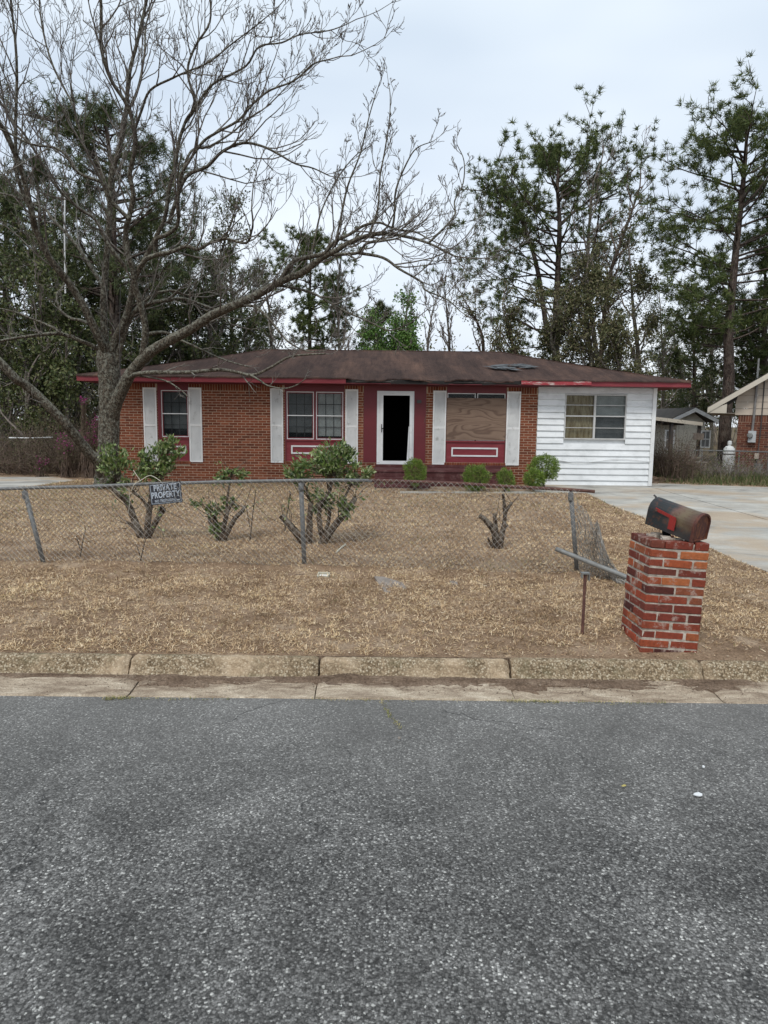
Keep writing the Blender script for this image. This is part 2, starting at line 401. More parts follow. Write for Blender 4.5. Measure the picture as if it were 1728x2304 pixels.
M['pmortar'] = simple('pillar_mortar', (0.27, 0.22, 0.175), (0.54, 0.48, 0.41), 14, 0.95, 0.7, 90)
M['nmortar'] = simple('neighbour_mortar', (0.26, 0.17, 0.12), (0.34, 0.24, 0.17), 20, 0.95)

def mk_paint(name, base, dirt, sc=3.0, lo=0.55, hi=0.72, amt=0.6, rough=0.55, stretch=(1, 1, 1), bscale=40, bs=0.15):
    m_, N, L, b = newmat(name)
    g = N.new('ShaderNodeNewGeometry'); mpx = N.new('ShaderNodeMapping'); mpx.inputs['Scale'].default_value = stretch
    L.new(g.outputs['Position'], mpx.inputs[0]); v = mpx.outputs[0]
    f = ramp_(N, L, noise(N, L, v, sc, 7, 0.72), [(lo, (0, 0, 0)), (hi, (amt, amt, amt))])
    c = mix(N, L, f, base, dirt)
    f3 = noise(N, L, v, sc * 0.4, 3)
    c = mix(N, L, 1.0, c, ramp_(N, L, f3, [(0.3, (0.88, 0.88, 0.88)), (0.7, (1.06, 1.06, 1.06))]), 'MULTIPLY')
    L.new(c, b.inputs['Base Color']); b.inputs['Roughness'].default_value = rough
    bump(N, L, b, noise(N, L, v, bscale, 5, 0.7), bs, 0.004)
    return m_
M['red'] = mk_paint('red_paint', (0.125, 0.010, 0.016), (0.21, 0.035, 0.04), 5, 0.55, 0.75, 0.35)
M['red_trim'] = mk_paint('red_trim_paint', (0.19, 0.016, 0.025), (0.32, 0.10, 0.10), 4, 0.5, 0.72, 0.5, stretch=(0.4, 1, 2))
M['peeling'] = mk_paint('peeling_red_paint', (0.30, 0.03, 0.04), (0.50, 0.42, 0.39), 4, 0.50, 0.56, 0.9, stretch=(0.5, 1, 3.5))
M['step_paint'] = mk_paint('worn_step_paint', (0.085, 0.018, 0.018), (0.19, 0.095, 0.09), 4, 0.48, 0.62, 0.6, 0.7)
M['white'] = mk_paint('white_paint', (0.70, 0.71, 0.71), (0.42, 0.40, 0.37), 4, 0.56, 0.74, 0.5)
M['shutter'] = mk_paint('shutter_paint', (0.72, 0.72, 0.71), (0.30, 0.29, 0.27), 4.5, 0.58, 0.68, 0.6, stretch=(1.6, 1, 0.8))
M['siding'] = mk_paint('white_siding', (0.74, 0.76, 0.77), (0.50, 0.52, 0.52), 2.6, 0.48, 0.70, 0.6, stretch=(1, 1, 1.6))
M['rotten'] = mk_paint('rotten_wood', (0.018, 0.016, 0.015), (0.32, 0.28, 0.25), 5, 0.56, 0.66, 0.7, 0.9, stretch=(0.3, 1, 4))
M['dark'] = simple('dark_room', (0.010, 0.010, 0.010), None, rough=0.95, spec=0.05)  # near black; on the room surfaces the colour carries the unlit shade
M['alu'] = mk_paint('aluminium_frame', (0.48, 0.48, 0.47), (0.28, 0.26, 0.24), 6, 0.5, 0.7, 0.5, 0.4)
M['curtain_tan'] = simple('tan_curtain', (0.30, 0.20, 0.08), (0.62, 0.50, 0.30), 6, 0.9, stretch=(3, 1, 0.5))
M['curtain_white'] = simple('white_blind', (0.50, 0.51, 0.49), (0.62, 0.63, 0.61), 5, 0.8)
M['blind_grey'] = simple('grey_blind', (0.13, 0.135, 0.135), (0.19, 0.195, 0.195), 4, 0.8)
M['muntin'] = simple('dark_muntin', (0.05, 0.045, 0.045), None, rough=0.6)

def mk_glass():
    m_, N, L, b = newmat('window_glass')
    b.inputs['Base Color'].default_value = (0.04, 0.045, 0.05, 1); b.inputs['Roughness'].default_value = 0.06
    b.inputs['Specular IOR Level'].default_value = 0.5
    tr = N.new('ShaderNodeBsdfTransparent'); tr.inputs[0].default_value = (0.88, 0.9, 0.9, 1)
    ms = N.new('ShaderNodeMixShader'); ms.inputs[0].default_value = 0.82
    L.new(b.outputs[0], ms.inputs[1]); L.new(tr.outputs[0], ms.inputs[2]); L.new(ms.outputs[0], N['Material Output'].inputs[0])
    return m_
M['glass'] = mk_glass()

def mk_ply():
    m_, N, L, b = newmat('plywood')
    v = coords(N, L, (0.40, 1, 1.9))
    n0 = N.new('ShaderNodeTexNoise'); n0.inputs['Scale'].default_value = 1.25; n0.inputs['Detail'].default_value = 1.5; n0.inputs['Distortion'].default_value = 0.35; L.new(v, n0.inputs['Vector'])
    rings = mathn(N, L, 'FRACT', mathn(N, L, 'MULTIPLY', n0.outputs['Fac'], 12.0))
    c = ramp_(N, L, rings, [(0.0, (0.12, 0.075, 0.052)), (0.16, (0.13, 0.08, 0.056)), (0.30, (0.185, 0.122, 0.086)), (0.85, (0.215, 0.145, 0.103)), (1.0, (0.13, 0.08, 0.056))])
    fine = noise(N, L, coords(N, L, (2, 1, 40)), 6, 3)
    c = mix(N, L, 1.0, c, ramp_(N, L, fine, [(0.3, (0.85, 0.85, 0.85)), (0.7, (1.12, 1.12, 1.12))]), 'MULTIPLY')
    L.new(c, b.inputs['Base Color']); b.inputs['Roughness'].default_value = 0.8
    return m_
M['ply'] = mk_ply()

def mk_roof():
    m_, N, L, b = newmat('brown_shingles')
    g = N.new('ShaderNodeNewGeometry'); pos = g.outputs['Position']
    mpr = N.new('ShaderNodeMapping'); mpr.inputs['Scale'].default_value = (0.75, 0.22, 0.22); L.new(pos, mpr.inputs[0])
    c = ramp_(N, L, noise(N, L, mpr.outputs[0], 1.7, 7, 0.65, 0.3), [(0.30, (0.042, 0.030, 0.028)), (0.5, (0.072, 0.048, 0.042)), (0.70, (0.125, 0.078, 0.062))])
    mpf = N.new('ShaderNodeMapping'); mpf.inputs['Scale'].default_value = (4.2, 7.2, 7.2); L.new(pos, mpf.inputs[0])
    br = N.new('ShaderNodeTexBrick'); br.inputs['Scale'].default_value = 1.0; L.new(mpf.outputs[0], br.inputs['Vector'])
    br.inputs['Color1'].default_value = (0.9, 0.9, 0.9, 1); br.inputs['Color2'].default_value = (1.1, 1.08, 1.05, 1); br.inputs['Mortar'].default_value = (0.62, 0.62, 0.62, 1)
    br.inputs['Mortar Size'].default_value = 0.05; br.inputs['Brick Width'].default_value = 1.3; br.inputs['Row Height'].default_value = 1.0
    c = mix(N, L, 0.55, c, br.outputs['Color'], 'MULTIPLY')
    f = noise(N, L, pos, 24, 5, 0.8)
    c = mix(N, L, 1.0, c, ramp_(N, L, f, [(0.3, (0.66, 0.66, 0.66)), (0.7, (1.32, 1.3, 1.26))]), 'MULTIPLY')
    mps = N.new('ShaderNodeMapping'); mps.inputs['Scale'].default_value = (5, 0.5, 0.5); L.new(pos, mps.inputs[0])
    c = mix(N, L, 1.0, c, ramp_(N, L, noise(N, L, mps.outputs[0], 1.6, 6, 0.7), [(0.3, (0.74, 0.74, 0.76)), (0.68, (1.2, 1.17, 1.14))]), 'MULTIPLY')
    L.new(c, b.inputs['Base Color']); b.inputs['Roughness'].default_value = 0.95; b.inputs['Specular IOR Level'].default_value = 0.1
    bump(N, L, b, f, 0.6, 0.02)
    return m_
M['roof'] = mk_roof()
M['grey_roof'] = simple('grey_shingles', (0.06, 0.055, 0.05), (0.12, 0.10, 0.085), 5, 0.95)
M['tarp'] = mk_paint('grey_tarp', (0.05, 0.052, 0.055), (0.17, 0.185, 0.195), 8, 0.45, 0.6, 0.8, 0.6, stretch=(0.6, 4, 4))
M['galv'] = mk_paint('galvanised_steel', (0.15, 0.155, 0.155), (0.08, 0.07, 0.06), 16, 0.45, 0.66, 0.6, 0.55)
M['galv_light'] = mk_paint('light_galvanised_steel', (0.20, 0.205, 0.20), (0.08, 0.07, 0.06), 12, 0.44, 0.7, 0.6, 0.5)
M['rust'] = mk_paint('rusty_steel', (0.085, 0.036, 0.030), (0.17, 0.085, 0.06), 18, 0.42, 0.62, 0.7, 0.85)
M['wire'] = simple('fence_wire', (0.20, 0.18, 0.155), (0.40, 0.375, 0.34), 3, 0.6, metal=0.2)
def mk_mailbox():
    m_, N, L, b = newmat('rusty_mailbox')
    t = N.new('ShaderNodeTexCoord'); v = t.outputs['Object']
    s_ = N.new('ShaderNodeSeparateXYZ'); L.new(v, s_.inputs[0])
    f = mathn(N, L, 'ADD', mathn(N, L, 'MULTIPLY', s_.outputs['X'], 1.7), mathn(N, L, 'MULTIPLY', noise(N, L, v, 5, 5), 0.55))
    c = ramp_(N, L, f, [(0.0, (0.016, 0.018, 0.02)), (0.20, (0.022, 0.025, 0.026)), (0.30, (0.13, 0.07, 0.055)), (0.48, (0.14, 0.105, 0.06)), (0.62, (0.09, 0.055, 0.035)), (0.8, (0.13, 0.035, 0.02))])
    low = ramp_(N, L, mathn(N, L, 'ADD', mathn(N, L, 'MULTIPLY', s_.outputs['Z'], 3.0), mathn(N, L, 'MULTIPLY', noise(N, L, v, 7, 5), 0.9)), [(0.28, (1, 1, 1)), (0.50, (0, 0, 0))])
    c = mix(N, L, mathn(N, L, 'MULTIPLY', low, 0.85), c, (0.02, 0.026, 0.03))
    sp = ramp_(N, L, noise(N, L, v, 26, 6, 0.8), [(0.52, (0, 0, 0)), (0.64, (0.8, 0.8, 0.8))])
    c = mix(N, L, sp, c, (0.09, 0.035, 0.02))
    L.new(c, b.inputs['Base Color']); b.inputs['Roughness'].default_value = 0.5; b.inputs['Metallic'].default_value = 0.15
    bump(N, L, b, noise(N, L, v, 45, 5, 0.7), 0.25, 0.004)
    return m_
M['mailbox'] = mk_mailbox()
M['rust_door'] = mk_paint('rusted_door', (0.075, 0.022, 0.016), (0.20, 0.07, 0.025), 22, 0.48, 0.62, 0.8, 0.7, stretch=(1.6, 1.6, 0.6))
M['flag'] = mk_paint('red_flag_paint', (0.27, 0.018, 0.014), (0.09, 0.02, 0.018), 26, 0.5, 0.7, 0.6, 0.5)
M['sign_black'] = mk_paint('sign_black', (0.012, 0.014, 0.022), (0.05, 0.055, 0.065), 9, 0.5, 0.7, 0.4, 0.45)
M['sign_grey'] = mk_paint('sign_lettering', (0.36, 0.40, 0.45), (0.20, 0.23, 0.27), 22, 0.5, 0.7, 0.5, 0.5)
M['beige'] = mk_paint('beige_siding', (0.44, 0.37, 0.30), (0.36, 0.31, 0.26), 2, 0.5, 0.7, 0.5)
M['beige_trim'] = mk_paint('beige_trim', (0.52, 0.47, 0.39), (0.38, 0.36, 0.31), 3, 0.5, 0.7, 0.4)
M['vinyl'] = mk_paint('grey_vinyl', (0.62, 0.59, 0.51), (0.36, 0.34, 0.29), 1.5, 0.45, 0.7, 0.5)
M['tank'] = mk_paint('white_tank', (0.62, 0.63, 0.62), (0.26, 0.25, 0.2), 7, 0.52, 0.66, 0.7)
M['meter'] = simple('meter_grey', (0.36, 0.38, 0.39), (0.44, 0.46, 0.47), 9, 0.5)
M['conduit'] = simple('conduit_grey', (0.15, 0.14, 0.14), (0.22, 0.21, 0.2), 9, 0.6)
M['stone'] = mk_paint('broken_slab', (0.20, 0.17, 0.145), (0.32, 0.28, 0.25), 9, 0.4, 0.65, 0.8, 0.9)
M['pale'] = mk_paint('pale_scrap', (0.55, 0.52, 0.42), (0.36, 0.32, 0.25), 14, 0.5, 0.7, 0.6)
# ================================================================== ground, road, kerb
def grid_mesh(name, x0, x1, y0, y1, nx, ny, zf, mat):
    xs = np.linspace(x0, x1, nx); ys = np.linspace(y0, y1, ny)
    X, Y = np.meshgrid(xs, ys)
    Z = zf(X, Y)
    v = np.stack([X, Y, Z], -1).reshape(-1, 3)
    i = np.arange(ny - 1)[:, None] * nx + np.arange(nx - 1)[None, :]
    q = np.stack([i, i + 1, i + nx + 1, i + nx], -1).reshape(-1, 4)
    return mesh_np(name, v, q, mat, True)

_W = [(RNG.uniform(0.3, 7.0), RNG.uniform(0, 6.28), RNG.uniform(0, 6.28)) for _ in range(26)]
def lump(X, Y, amp=1.0):
    z = 0
    for k, a, p in _W:
        z = z + np.sin(k * (X * math.cos(a) + Y * math.sin(a)) + p) / (1 + k)
    return z * amp * 0.28
KY = 5.56       # back edge of the kerb top
ROADZ = -0.15

drive_px = [(1205, 1109), (1321, 1110), (1378, 1139), (1423, 1155), (1464, 1171), (1530, 1202), (1598, 1234), (1661, 1263), (1728, 1288), (1830, 1340), (1960, 1410), (2100, 1474)]
dp = [G(x, y) for x, y in drive_px]
drive_poly = [(p.x, p.y) for p in dp]
drive_poly = [(p[0], max(p[1], KY + 0.02)) for p in drive_poly] + [(10.5, KY + 0.02), (11.5, 12.0), (15.5, 15.5), (17, 19.0)]
a = G(1728, 1097); b_ = G(1470, 1088)
drive_poly += [(a.x + 2, a.y + 0.1), (a.x, a.y), (b_.x, b_.y + 0.1), (P(1205, 1083, 21.45).x, 21.45), (P(1205, 1100, 19.4).x, 19.6)]
def inside(poly, X, Y):
    c = np.zeros(np.shape(X), bool); n = len(poly)
    for i in range(n):
        x1, y1 = poly[i]; x2, y2 = poly[(i + 1) % n]
        cond = ((y1 > Y) != (y2 > Y))
        xi = (x2 - x1) * (Y - y1) / ((y2 - y1) if y2 != y1 else 1e-9) + x1
        c ^= cond & (X < xi)
    return c
left_pad = [tuple(G(x, y).xy) for x, y in [(-90, 1106), (40, 1098), (95, 1092), (172, 1081), (120, 1074), (20, 1074), (-120, 1075)]]
def segdist(poly, X, Y):
    d = np.full(np.shape(X), 1e9); n = len(poly)
    for i in range(n):
        x1, y1 = poly[i]; x2, y2 = poly[(i + 1) % n]
        L2 = (x2 - x1) ** 2 + (y2 - y1) ** 2 + 1e-9
        t = np.clip(((X - x1) * (x2 - x1) + (Y - y1) * (y2 - y1)) / L2, 0, 1)
        d = np.minimum(d, np.hypot(X - x1 - t * (x2 - x1), Y - y1 - t * (y2 - y1)))
    return d
def lawn_z(X, Y):
    X = np.asarray(X, float); Y = np.asarray(Y, float)
    z = lump(X, Y) * 0.05 + 0.012 * np.sin(X * 9.1 + 2 * np.sin(Y * 5)) * np.sin(Y * 11.3 + X * 2) + 0.006 * np.sin(X * 31 + 3 * np.sin(Y * 17)) * np.sin(Y * 37)
    berm = 0.035 * np.exp(-((Y - FENCE_Y(X) + 0.05) / 0.16) ** 2)
    edge = np.clip((Y - KY) / 0.25, 0, 1)
    z = z + .05 * np.exp(-(np.hypot(np.maximum(np.abs(X - 2.33) - .22, 0), np.maximum(np.abs(Y - 5.90) - .24, 0)) / .14) ** 2)
    z = z * edge + berm + 0.012 * edge
    for poly in (drive_poly, left_pad):
        ins = inside(poly, X, Y); d = segdist(poly, X, Y)
        w = np.clip(d / 0.5, 0, 1)
        z = np.where(ins, -0.05, z * w + 0.02 * np.clip(d / 0.1, 0, 1) * (1 - w))
    return z
_fa = G(103, 1267); _fb = G(1300, 1297)
def FENCE_Y(X):
    return _fa.y + (X - _fa.x) * (_fb.y - _fa.y) / (_fb.x - _fa.x)

tag(link('ground', grid_mesh('ground', -260, 260, KY + 0.03, 420, 60, 60, lambda X, Y: 0 * X - 0.10, M['ground'])), kind='structure')
tag(link('lawn', grid_mesh('lawn', -15.5, 18.5, KY, 31.0, 440, 400, lawn_z, M['lawn'])), kind='structure')
tag(link('road', grid_mesh('road', -60, 60, -6, 5.035, 121, 60, lambda X, Y: ROADZ + 0.006 * np.sin(X * 0.9 + 1) * np.sin(Y * 1.3) + 0 * X, M['asphalt'])), kind='structure')
tag(link('verge_across', grid_mesh('verge', -60, 60, -60, -6.0, 10, 10, lambda X, Y: 0 * X - 0.13, M['ground'])), kind='structure')

# kerb sections and gutter slabs
kerb = tag(thing('kerb', None, None), kind='structure')
gutter = tag(thing('gutter', None, None), kind='structure')
kj = [G(x, 1500, -0.06).x for x in (288, 718, 1145, 1568)]
gj = [G(x, 1550, -0.14).x for x in (298, 712, 1150, 1598)]
step = (kj[3] - kj[0]) / 3
def joints(j):
    return [j[0] - step * k for k in (4, 3, 2, 1)] + j + [j[-1] + step * k for k in range(1, 5)]
def extr(profile, x0, x1, nx, nz, endround, mat, name, parent):
    pr = np.array(profile, float); m_ = len(pr)
    xs = np.linspace(x0, x1, nx)
    V = []
    for k, x in enumerate(xs):
        e = min(x - x0, x1 - x)
        s_ = endround * max(0, 1 - e / 0.035) ** 2
        y = pr[:, 0] + nz * RNG.normal(0, 1, m_) * (pr[:, 2])
        z = pr[:, 1] + nz * RNG.normal(0, 1, m_) * (pr[:, 2]) - s_ * pr[:, 2]
        y = y + s_ * 0.8 * pr[:, 2]
        V.append(np.stack([np.full(m_, x) + RNG.normal(0, 0.002, m_), y, z], -1))
    V = np.concatenate(V)
    i = np.arange(nx - 1)[:, None] * m_; j = np.arange(m_ - 1)[None, :]
    q = np.stack([i + j, i + j + m_, i + j + m_ + 1, i + j + 1], -1).reshape(-1, 4)
    ends = np.array([list(range(m_))[::-1]]), np.array([[(nx - 1) * m_ + t for t in range(m_)]])
    me = mesh_np(name, V, [q, *ends], mat, False)
    return link(name, me, parent)
J = joints(kj)
for k in range(len(J) - 1):
    dy = [0.0, 0.012, -0.006, 0.01][k % 4]; dz = [0, -0.008, 0.006, -0.004][k % 4]
    prof = [(5.555 + dy, -0.22, 0), (5.555 + dy, 0.002 + dz, .5), (5.52 + dy, 0.008 + dz, 1), (5.49 + dy, 0.006 + dz, 1), (5.463 + dy, -0.004 + dz, 1), (5.449 + dy, -0.022 + dz, 1), (5.438 + dy, -0.055, 1), (5.427 + dy, -0.078, 1), (5.412 + dy, -0.098, 1), (5.385, -0.112, .6), (5.36, -0.20, 0)]
    extr(prof, J[k] + 0.008, J[k + 1] - 0.008, 40, 0.0035, 0.022, M['kerb'], 'kerb_section', kerb)
J = joints(gj)
for k in range(len(J) - 1):
    dz = [0, 0.008, -0.004, 0.004][k % 4]
    prof = [(5.40, -0.30, 0), (5.40, -0.112, .3), (5.33, -0.123 + dz, 1), (5.22, -0.136 + dz, 1), (5.10, -0.143 + dz, 1), (5.045 - dz, -0.143 + dz, 1), (5.035 - dz, -0.155, .5), (5.03, -0.30, 0)]
    extr(prof, J[k] + 0.006, J[k + 1] - 0.006, 30, 0.002, 0.01, M['gutter'], 'gutter_slab', gutter)
tag(link('subgrade', grid_mesh('subgrade', -60, 60, 5.0, KY + 0.06, 4, 3, lambda X, Y: 0 * X - 0.19, M['mud'])), kind='structure')

MB().box(-60, 60, KY - .004, KY + .05, -.32, -.002).build('kerb_backing', M['mud'])
tag(bpy.data.objects['kerb_backing'], kind='structure')
# silt washed into the gutter
GZ = lambda y: float(np.interp(y, [5.03, 5.10, 5.22, 5.33, 5.40], [-.144, -.143, -.136, -.123, -.112]))
def silt():
    V = MB()
    spots = [(0.5, 5.33, 1.1, 0.11, .02), (-1.45, 5.31, .5, .10, .022), (-0.35, 5.34, .55, .09, .024), (1.7, 5.33, .5, .08, .018), (2.6, 5.35, .35, .1, .022), (-2.6, 5.36, .8, .05, .014), (1.05, 5.28, .22, .09, .02), (-0.28, 5.38, .2, .1, .03)]
    for cx, cy, rx, ry, h in spots:
        n, r_ = 90, 7
        pts = [(cx, cy, GZ(cy) + h)]
        ph = RNG.uniform(0, 6.28, 4)
        for k in range(1, r_ + 1):
            f = k / r_
            for a_ in range(n):
                t = 2 * math.pi * a_ / n
                w = 1 + 0.25 * math.sin(3 * t + ph[0]) + 0.18 * math.sin(7 * t + ph[1]) + .1 * math.sin(13 * t + ph[2])
                w *= RNG.uniform(.86, 1.12) if k >= r_ - 1 else 1
                y = cy + ry * w * f * math.sin(t); x = cx + rx * w * f * math.cos(t)
                y = min(y, 5.40)
                pts.append((x, y, GZ(y) - .002 + h * (1 - f * f) * RNG.uniform(.6, 1.2) - (0.016 if k == r_ else 0)))
        fs = [[0, 1 + a_, 1 + (a_ + 1) % n] for a_ in range(n)]
        V.add(pts, fs)
        qs = [[1 + k * n + a_, 1 + (k + 1) * n + a_, 1 + (k + 1) * n + (a_ + 1) % n, 1 + k * n + (a_ + 1) % n] for k in range(r_ - 1) for a_ in range(n)]
        V.f.setdefault(4, []).append(np.array(qs) + V.n - len(pts))
    return V.build('gutter_silt', M['mud'])
tag(silt(), kind='stuff')

# driveway slabs
def clip(poly, nx, ny, c):
    out = []; n = len(poly)
    for i in range(n):
        a_, b2 = poly[i], poly[(i + 1) % n]
        da = nx * a_[0] + ny * a_[1] - c; db = nx * b2[0] + ny * b2[1] - c
        if da >= 0: out.append(a_)
        if (da >= 0) != (db >= 0):
            t = da / (da - db); out.append((a_[0] + t * (b2[0] - a_[0]), a_[1] + t * (b2[1] - a_[1])))
    return out
drive = tag(thing('driveway', None, None), kind='structure')
j1 = G(1461, 1095); j2 = G(1728, 1171)
u = Vector((j2.x - j1.x, j2.y - j1.y)).normalized(); nrm = Vector((-u.y, u.x))
c0 = nrm.dot(Vector((j1.x, j1.y))); c1 = u.dot(Vector((j1.x, j1.y)))
for i in range(-3, 4):
    for k in range(-3, 7):
        g_ = 0.009
        pl = drive_poly
        for nx_, ny_, c_ in ((nrm.x, nrm.y, c0 + 4.2 * i + g_), (-nrm.x, -nrm.y, -(c0 + 4.2 * (i + 1) - g_)), (u.x, u.y, c1 + 3.6 * k + g_), (-u.x, -u.y, -(c1 + 3.6 * (k + 1) - g_))):
            if len(pl) > 2: pl = clip(pl, nx_, ny_, c_)
        if len(pl) < 3: continue
        ar = 0.5 * abs(sum(pl[q][0] * pl[(q + 1) % len(pl)][1] - pl[(q + 1) % len(pl)][0] * pl[q][1] for q in range(len(pl))))
        if ar < 0.02: continue
        dz = RNG.uniform(-0.004, 0.004)
        MB().prism([(x, y, -0.08) for x, y in pl], (0, 0, 0.088 + dz)).build('concrete_slab', M['drive'], drive)
pad = MB().prism([(x, y, -0.08) for x, y in left_pad], (0, 0, 0.095)).build('concrete_pad', M['drive']); tag(pad, kind='structure')
w0 = [G(x, y) for x, y in [(900, 1110), (900, 1106.5), (1204, 1107), (1204, 1110.5)]]
walk = MB().prism([(p.x, p.y, -0.02) for p in w0], (0, 0, 0.04)).build('front_path', M['drive']); tag(walk, kind='structure')

# ================================================================== the house
YH, YE, YB = 21.5, 20.9, 30.1
def R4(px0, px1, py0, py1, Y=YH):
    pm, qm = (px0 + px1) / 2, (py0 + py1) / 2
    return P(px0, qm, Y).x, P(px1, qm, Y).x, P(pm, py1, Y).z, P(pm, py0, Y).z
house = thing('brick_house', 'low red brick house with white shutters and brown hipped roof behind the lawn', 'house', (0, YH, 0))
house.location = (0, 0, 0)
XL = P(236, 960, YH).x; XW = P(1208, 960, YH).x; XR = P(1472, 960, YH).x
ZT = P(864, 866, YH).z                       # top of the wall
W1 = R4(356, 426, 871, 1037); W2 = R4(641, 775, 873, 1038); DR = R4(818, 958, 875, 1041); W3 = R4(1004, 1138, 878, 1041); W4 = R4(1270, 1409, 887, 988)
W1, W2, DR, W3 = [(o_[0], o_[1], o_[2], ZT - .003) for o_ in (W1, W2, DR, W3)]
FZ = DR[2]                                   # floor level
def wall_with_holes(x0, x1, z0, z1, y0, y1, holes, mb):
    xs = x0
    for h in sorted(holes):
        if h[0] > xs: mb.box(xs, h[0], y0, y1, z0, z1)
        if h[2] > z0: mb.box(h[0], h[1], y0, y1, z0, h[2])
        if h[3] < z1: mb.box(h[0], h[1], y0, y1, h[3], z1)
        xs = h[1]
    if x1 > xs: mb.box(xs, x1, y0, y1, z0, z1)
mb = MB(); wall_with_holes(XL, XW, -0.1, ZT, YH + 0.007, YH + 0.2, [W1, W2, DR, W3], mb)
mb.build('wall', M['mortar'], house)
mb = MB(); wall_with_holes(XW + 0.002, XR, -0.1, ZT, YH + 0.06, YH + 0.2, [W4], mb)
mb.build('wing_wall', M['siding'], house)
mb = MB(); mb.box(XL, XL + .2, YH + .202, YB - .6, -0.1, ZT); mb.box(XR - .2, XR, YH + .202, YB - .6, -0.1, ZT); mb.box(XL, XR, YB - .598, YB - .4, -0.1, ZT)
mb.build('back_wall', M['mortar'], house)
mb = MB(); mb.box(XL + .2, XR - .2, YH + .2, YB - .6, FZ - .12, FZ - .02); mb.box(XL + .2, XR - .2, YH + .2, YB - .6, ZT - .06, ZT - .01)
mb.box(XL + .2, XR - .2, YH + 3.0, YH + 3.1, FZ - .02, ZT - .06)
mb.box(DR[0] - .6, DR[0] - .5, YH + .2, YH + 3.0, FZ - .02, ZT - .06); mb.box(DR[1] + .5, DR[1] + .6, YH + .2, YH + 3.0, FZ - .02, ZT - .06)
for h in (DR,):
    mb.box(h[0] - .5, h[0], YH + .2, YH + .212, FZ, ZT - .06); mb.box(h[1], h[1] + .5, YH + .2, YH + .212, FZ, ZT - .06)
mb.build('dark_interior', M['dark'], house)  # indoor shade put into the colour of floor, ceiling and partitions

# bricks of the front wall: 300 of the middle panel singly, the rest joined
BL, BH = 0.2495, 0.0775
brick_me = MB().box(0, BL - .018, 0, .03, 0, BH - .017).mesh('brick', M['brick'])
hdr_me = MB().box(0, .119 - .012, 0, .03, 0, BH - .012).mesh('brick_half', M['brick'])
soldiers_z0 = ZT - 0.225
shut = [R4(324, 354, 872, 1040), R4(426, 455, 872, 1039.5), R4(609, 637.5, 873.5, 1041), R4(777, 805.5, 876, 1043), R4(973.5, 1003, 879, 1045), R4(1138.5, 1169.5, 881, 1047)]
def hidden(x0, x1, z0, z1, pad=0.0):
    for o in (W1, W2, DR, W3):
        if x0 < o[1] - .004 and x1 > o[0] + .004 and z1 > o[2] and z0 < o[3] + 0.3: return o
    return None
rest = MB(); singles = []
PX0, PX1 = shut[1][1], shut[2][0]
row = 0; z = 0.0
while z < soldiers_z0 - .01:
    off = (row % 2) * BL / 2
    x = XL - off
    while x < XW:
        x0, x1 = max(x, XL), min(x + BL - .018, XW - .002)
        z0, z1 = z, z + BH - .017
        if x1 - x0 > 0.03:
            segs = [(x0, x1)]
            for o in (W1, W2, DR, W3):
                if z1 > o[2] - (0.085 if o is not DR else 0) and z0 < o[3]:
                    ns = []
                    for s0, s1 in segs:
                        if s1 <= o[0] or s0 >= o[1]: ns.append((s0, s1))
                        else:
                            if s0 < o[0] - .02: ns.append((s0, o[0] - .004))
                            if s1 > o[1] + .02: ns.append((o[1] + .004, s1))
                    segs = ns
            for s0, s1 in segs:
                behind = any(s0 > s_[0] + .02 and s1 < s_[1] - .02 and z0 > s_[2] and z1 < s_[3] for s_ in shut)
                if behind: continue
                dy = RNG.uniform(-.002, .002)
                if s0 > PX0 - .1 and s1 < PX1 + .1 and abs(s1 - s0 - BL + .018) < .01 and len(singles) < 296 and z > 0.55:
                    singles.append((s0, YH + dy, z0))
                else:
                    rest.box(s0, s1, YH + dy, YH + .03, z0, z1, 0.0012)
        x += BL
    z += BH; row += 1
for s_ in singles:
    link('brick', brick_me, house, loc=s_)
x = XL
while x < XW - .08:
    if not hidden(x, x + .065, soldiers_z0, ZT):
        rest.box(x, x + .066, YH + RNG.uniform(-.002, .002), YH + .03, soldiers_z0 + .004, ZT - .03, .001)
    x += .0775
tag(rest.build('brickwork', M['brick'], house), kind='stuff')
# rowlock sills
rl = MB()
for o in (W1, W2, W3):
    x = o[0] - .04
    while x < o[1] + .02:
        rl.box(x, x + .066, YH - .035, YH + .05, o[2] - .083, o[2] - .006, .001); x += .0775
tag(rl.build('brick_sill', M['brick'], house), kind='stuff')

# frieze + soffit
mb = MB(); mb.box(XL - .3, XW + .0, YH - .02, YH + .0, ZT - .035, ZT + .04)
zE = P(864, 851, YE).z; XEL = P(172, 843, YE).x; XER = P(1556, 861, YE).x
FH = 0.165
mb.build('frieze', M['red'], house)
sf = MB()
sf.box(XEL + .03, XER - .03, YE + .035, YH - .022, zE - FH + .004, zE - FH + .024)
sf.box(XEL + .03, XL, YH - .02, YB - .05, zE - FH + .004, zE - FH + .024)
sf.box(XR + .0, XER - .03, YH - .02, YB - .05, zE - FH + .004, zE - FH + .024)
sf.build('soffit', M['red'], house)

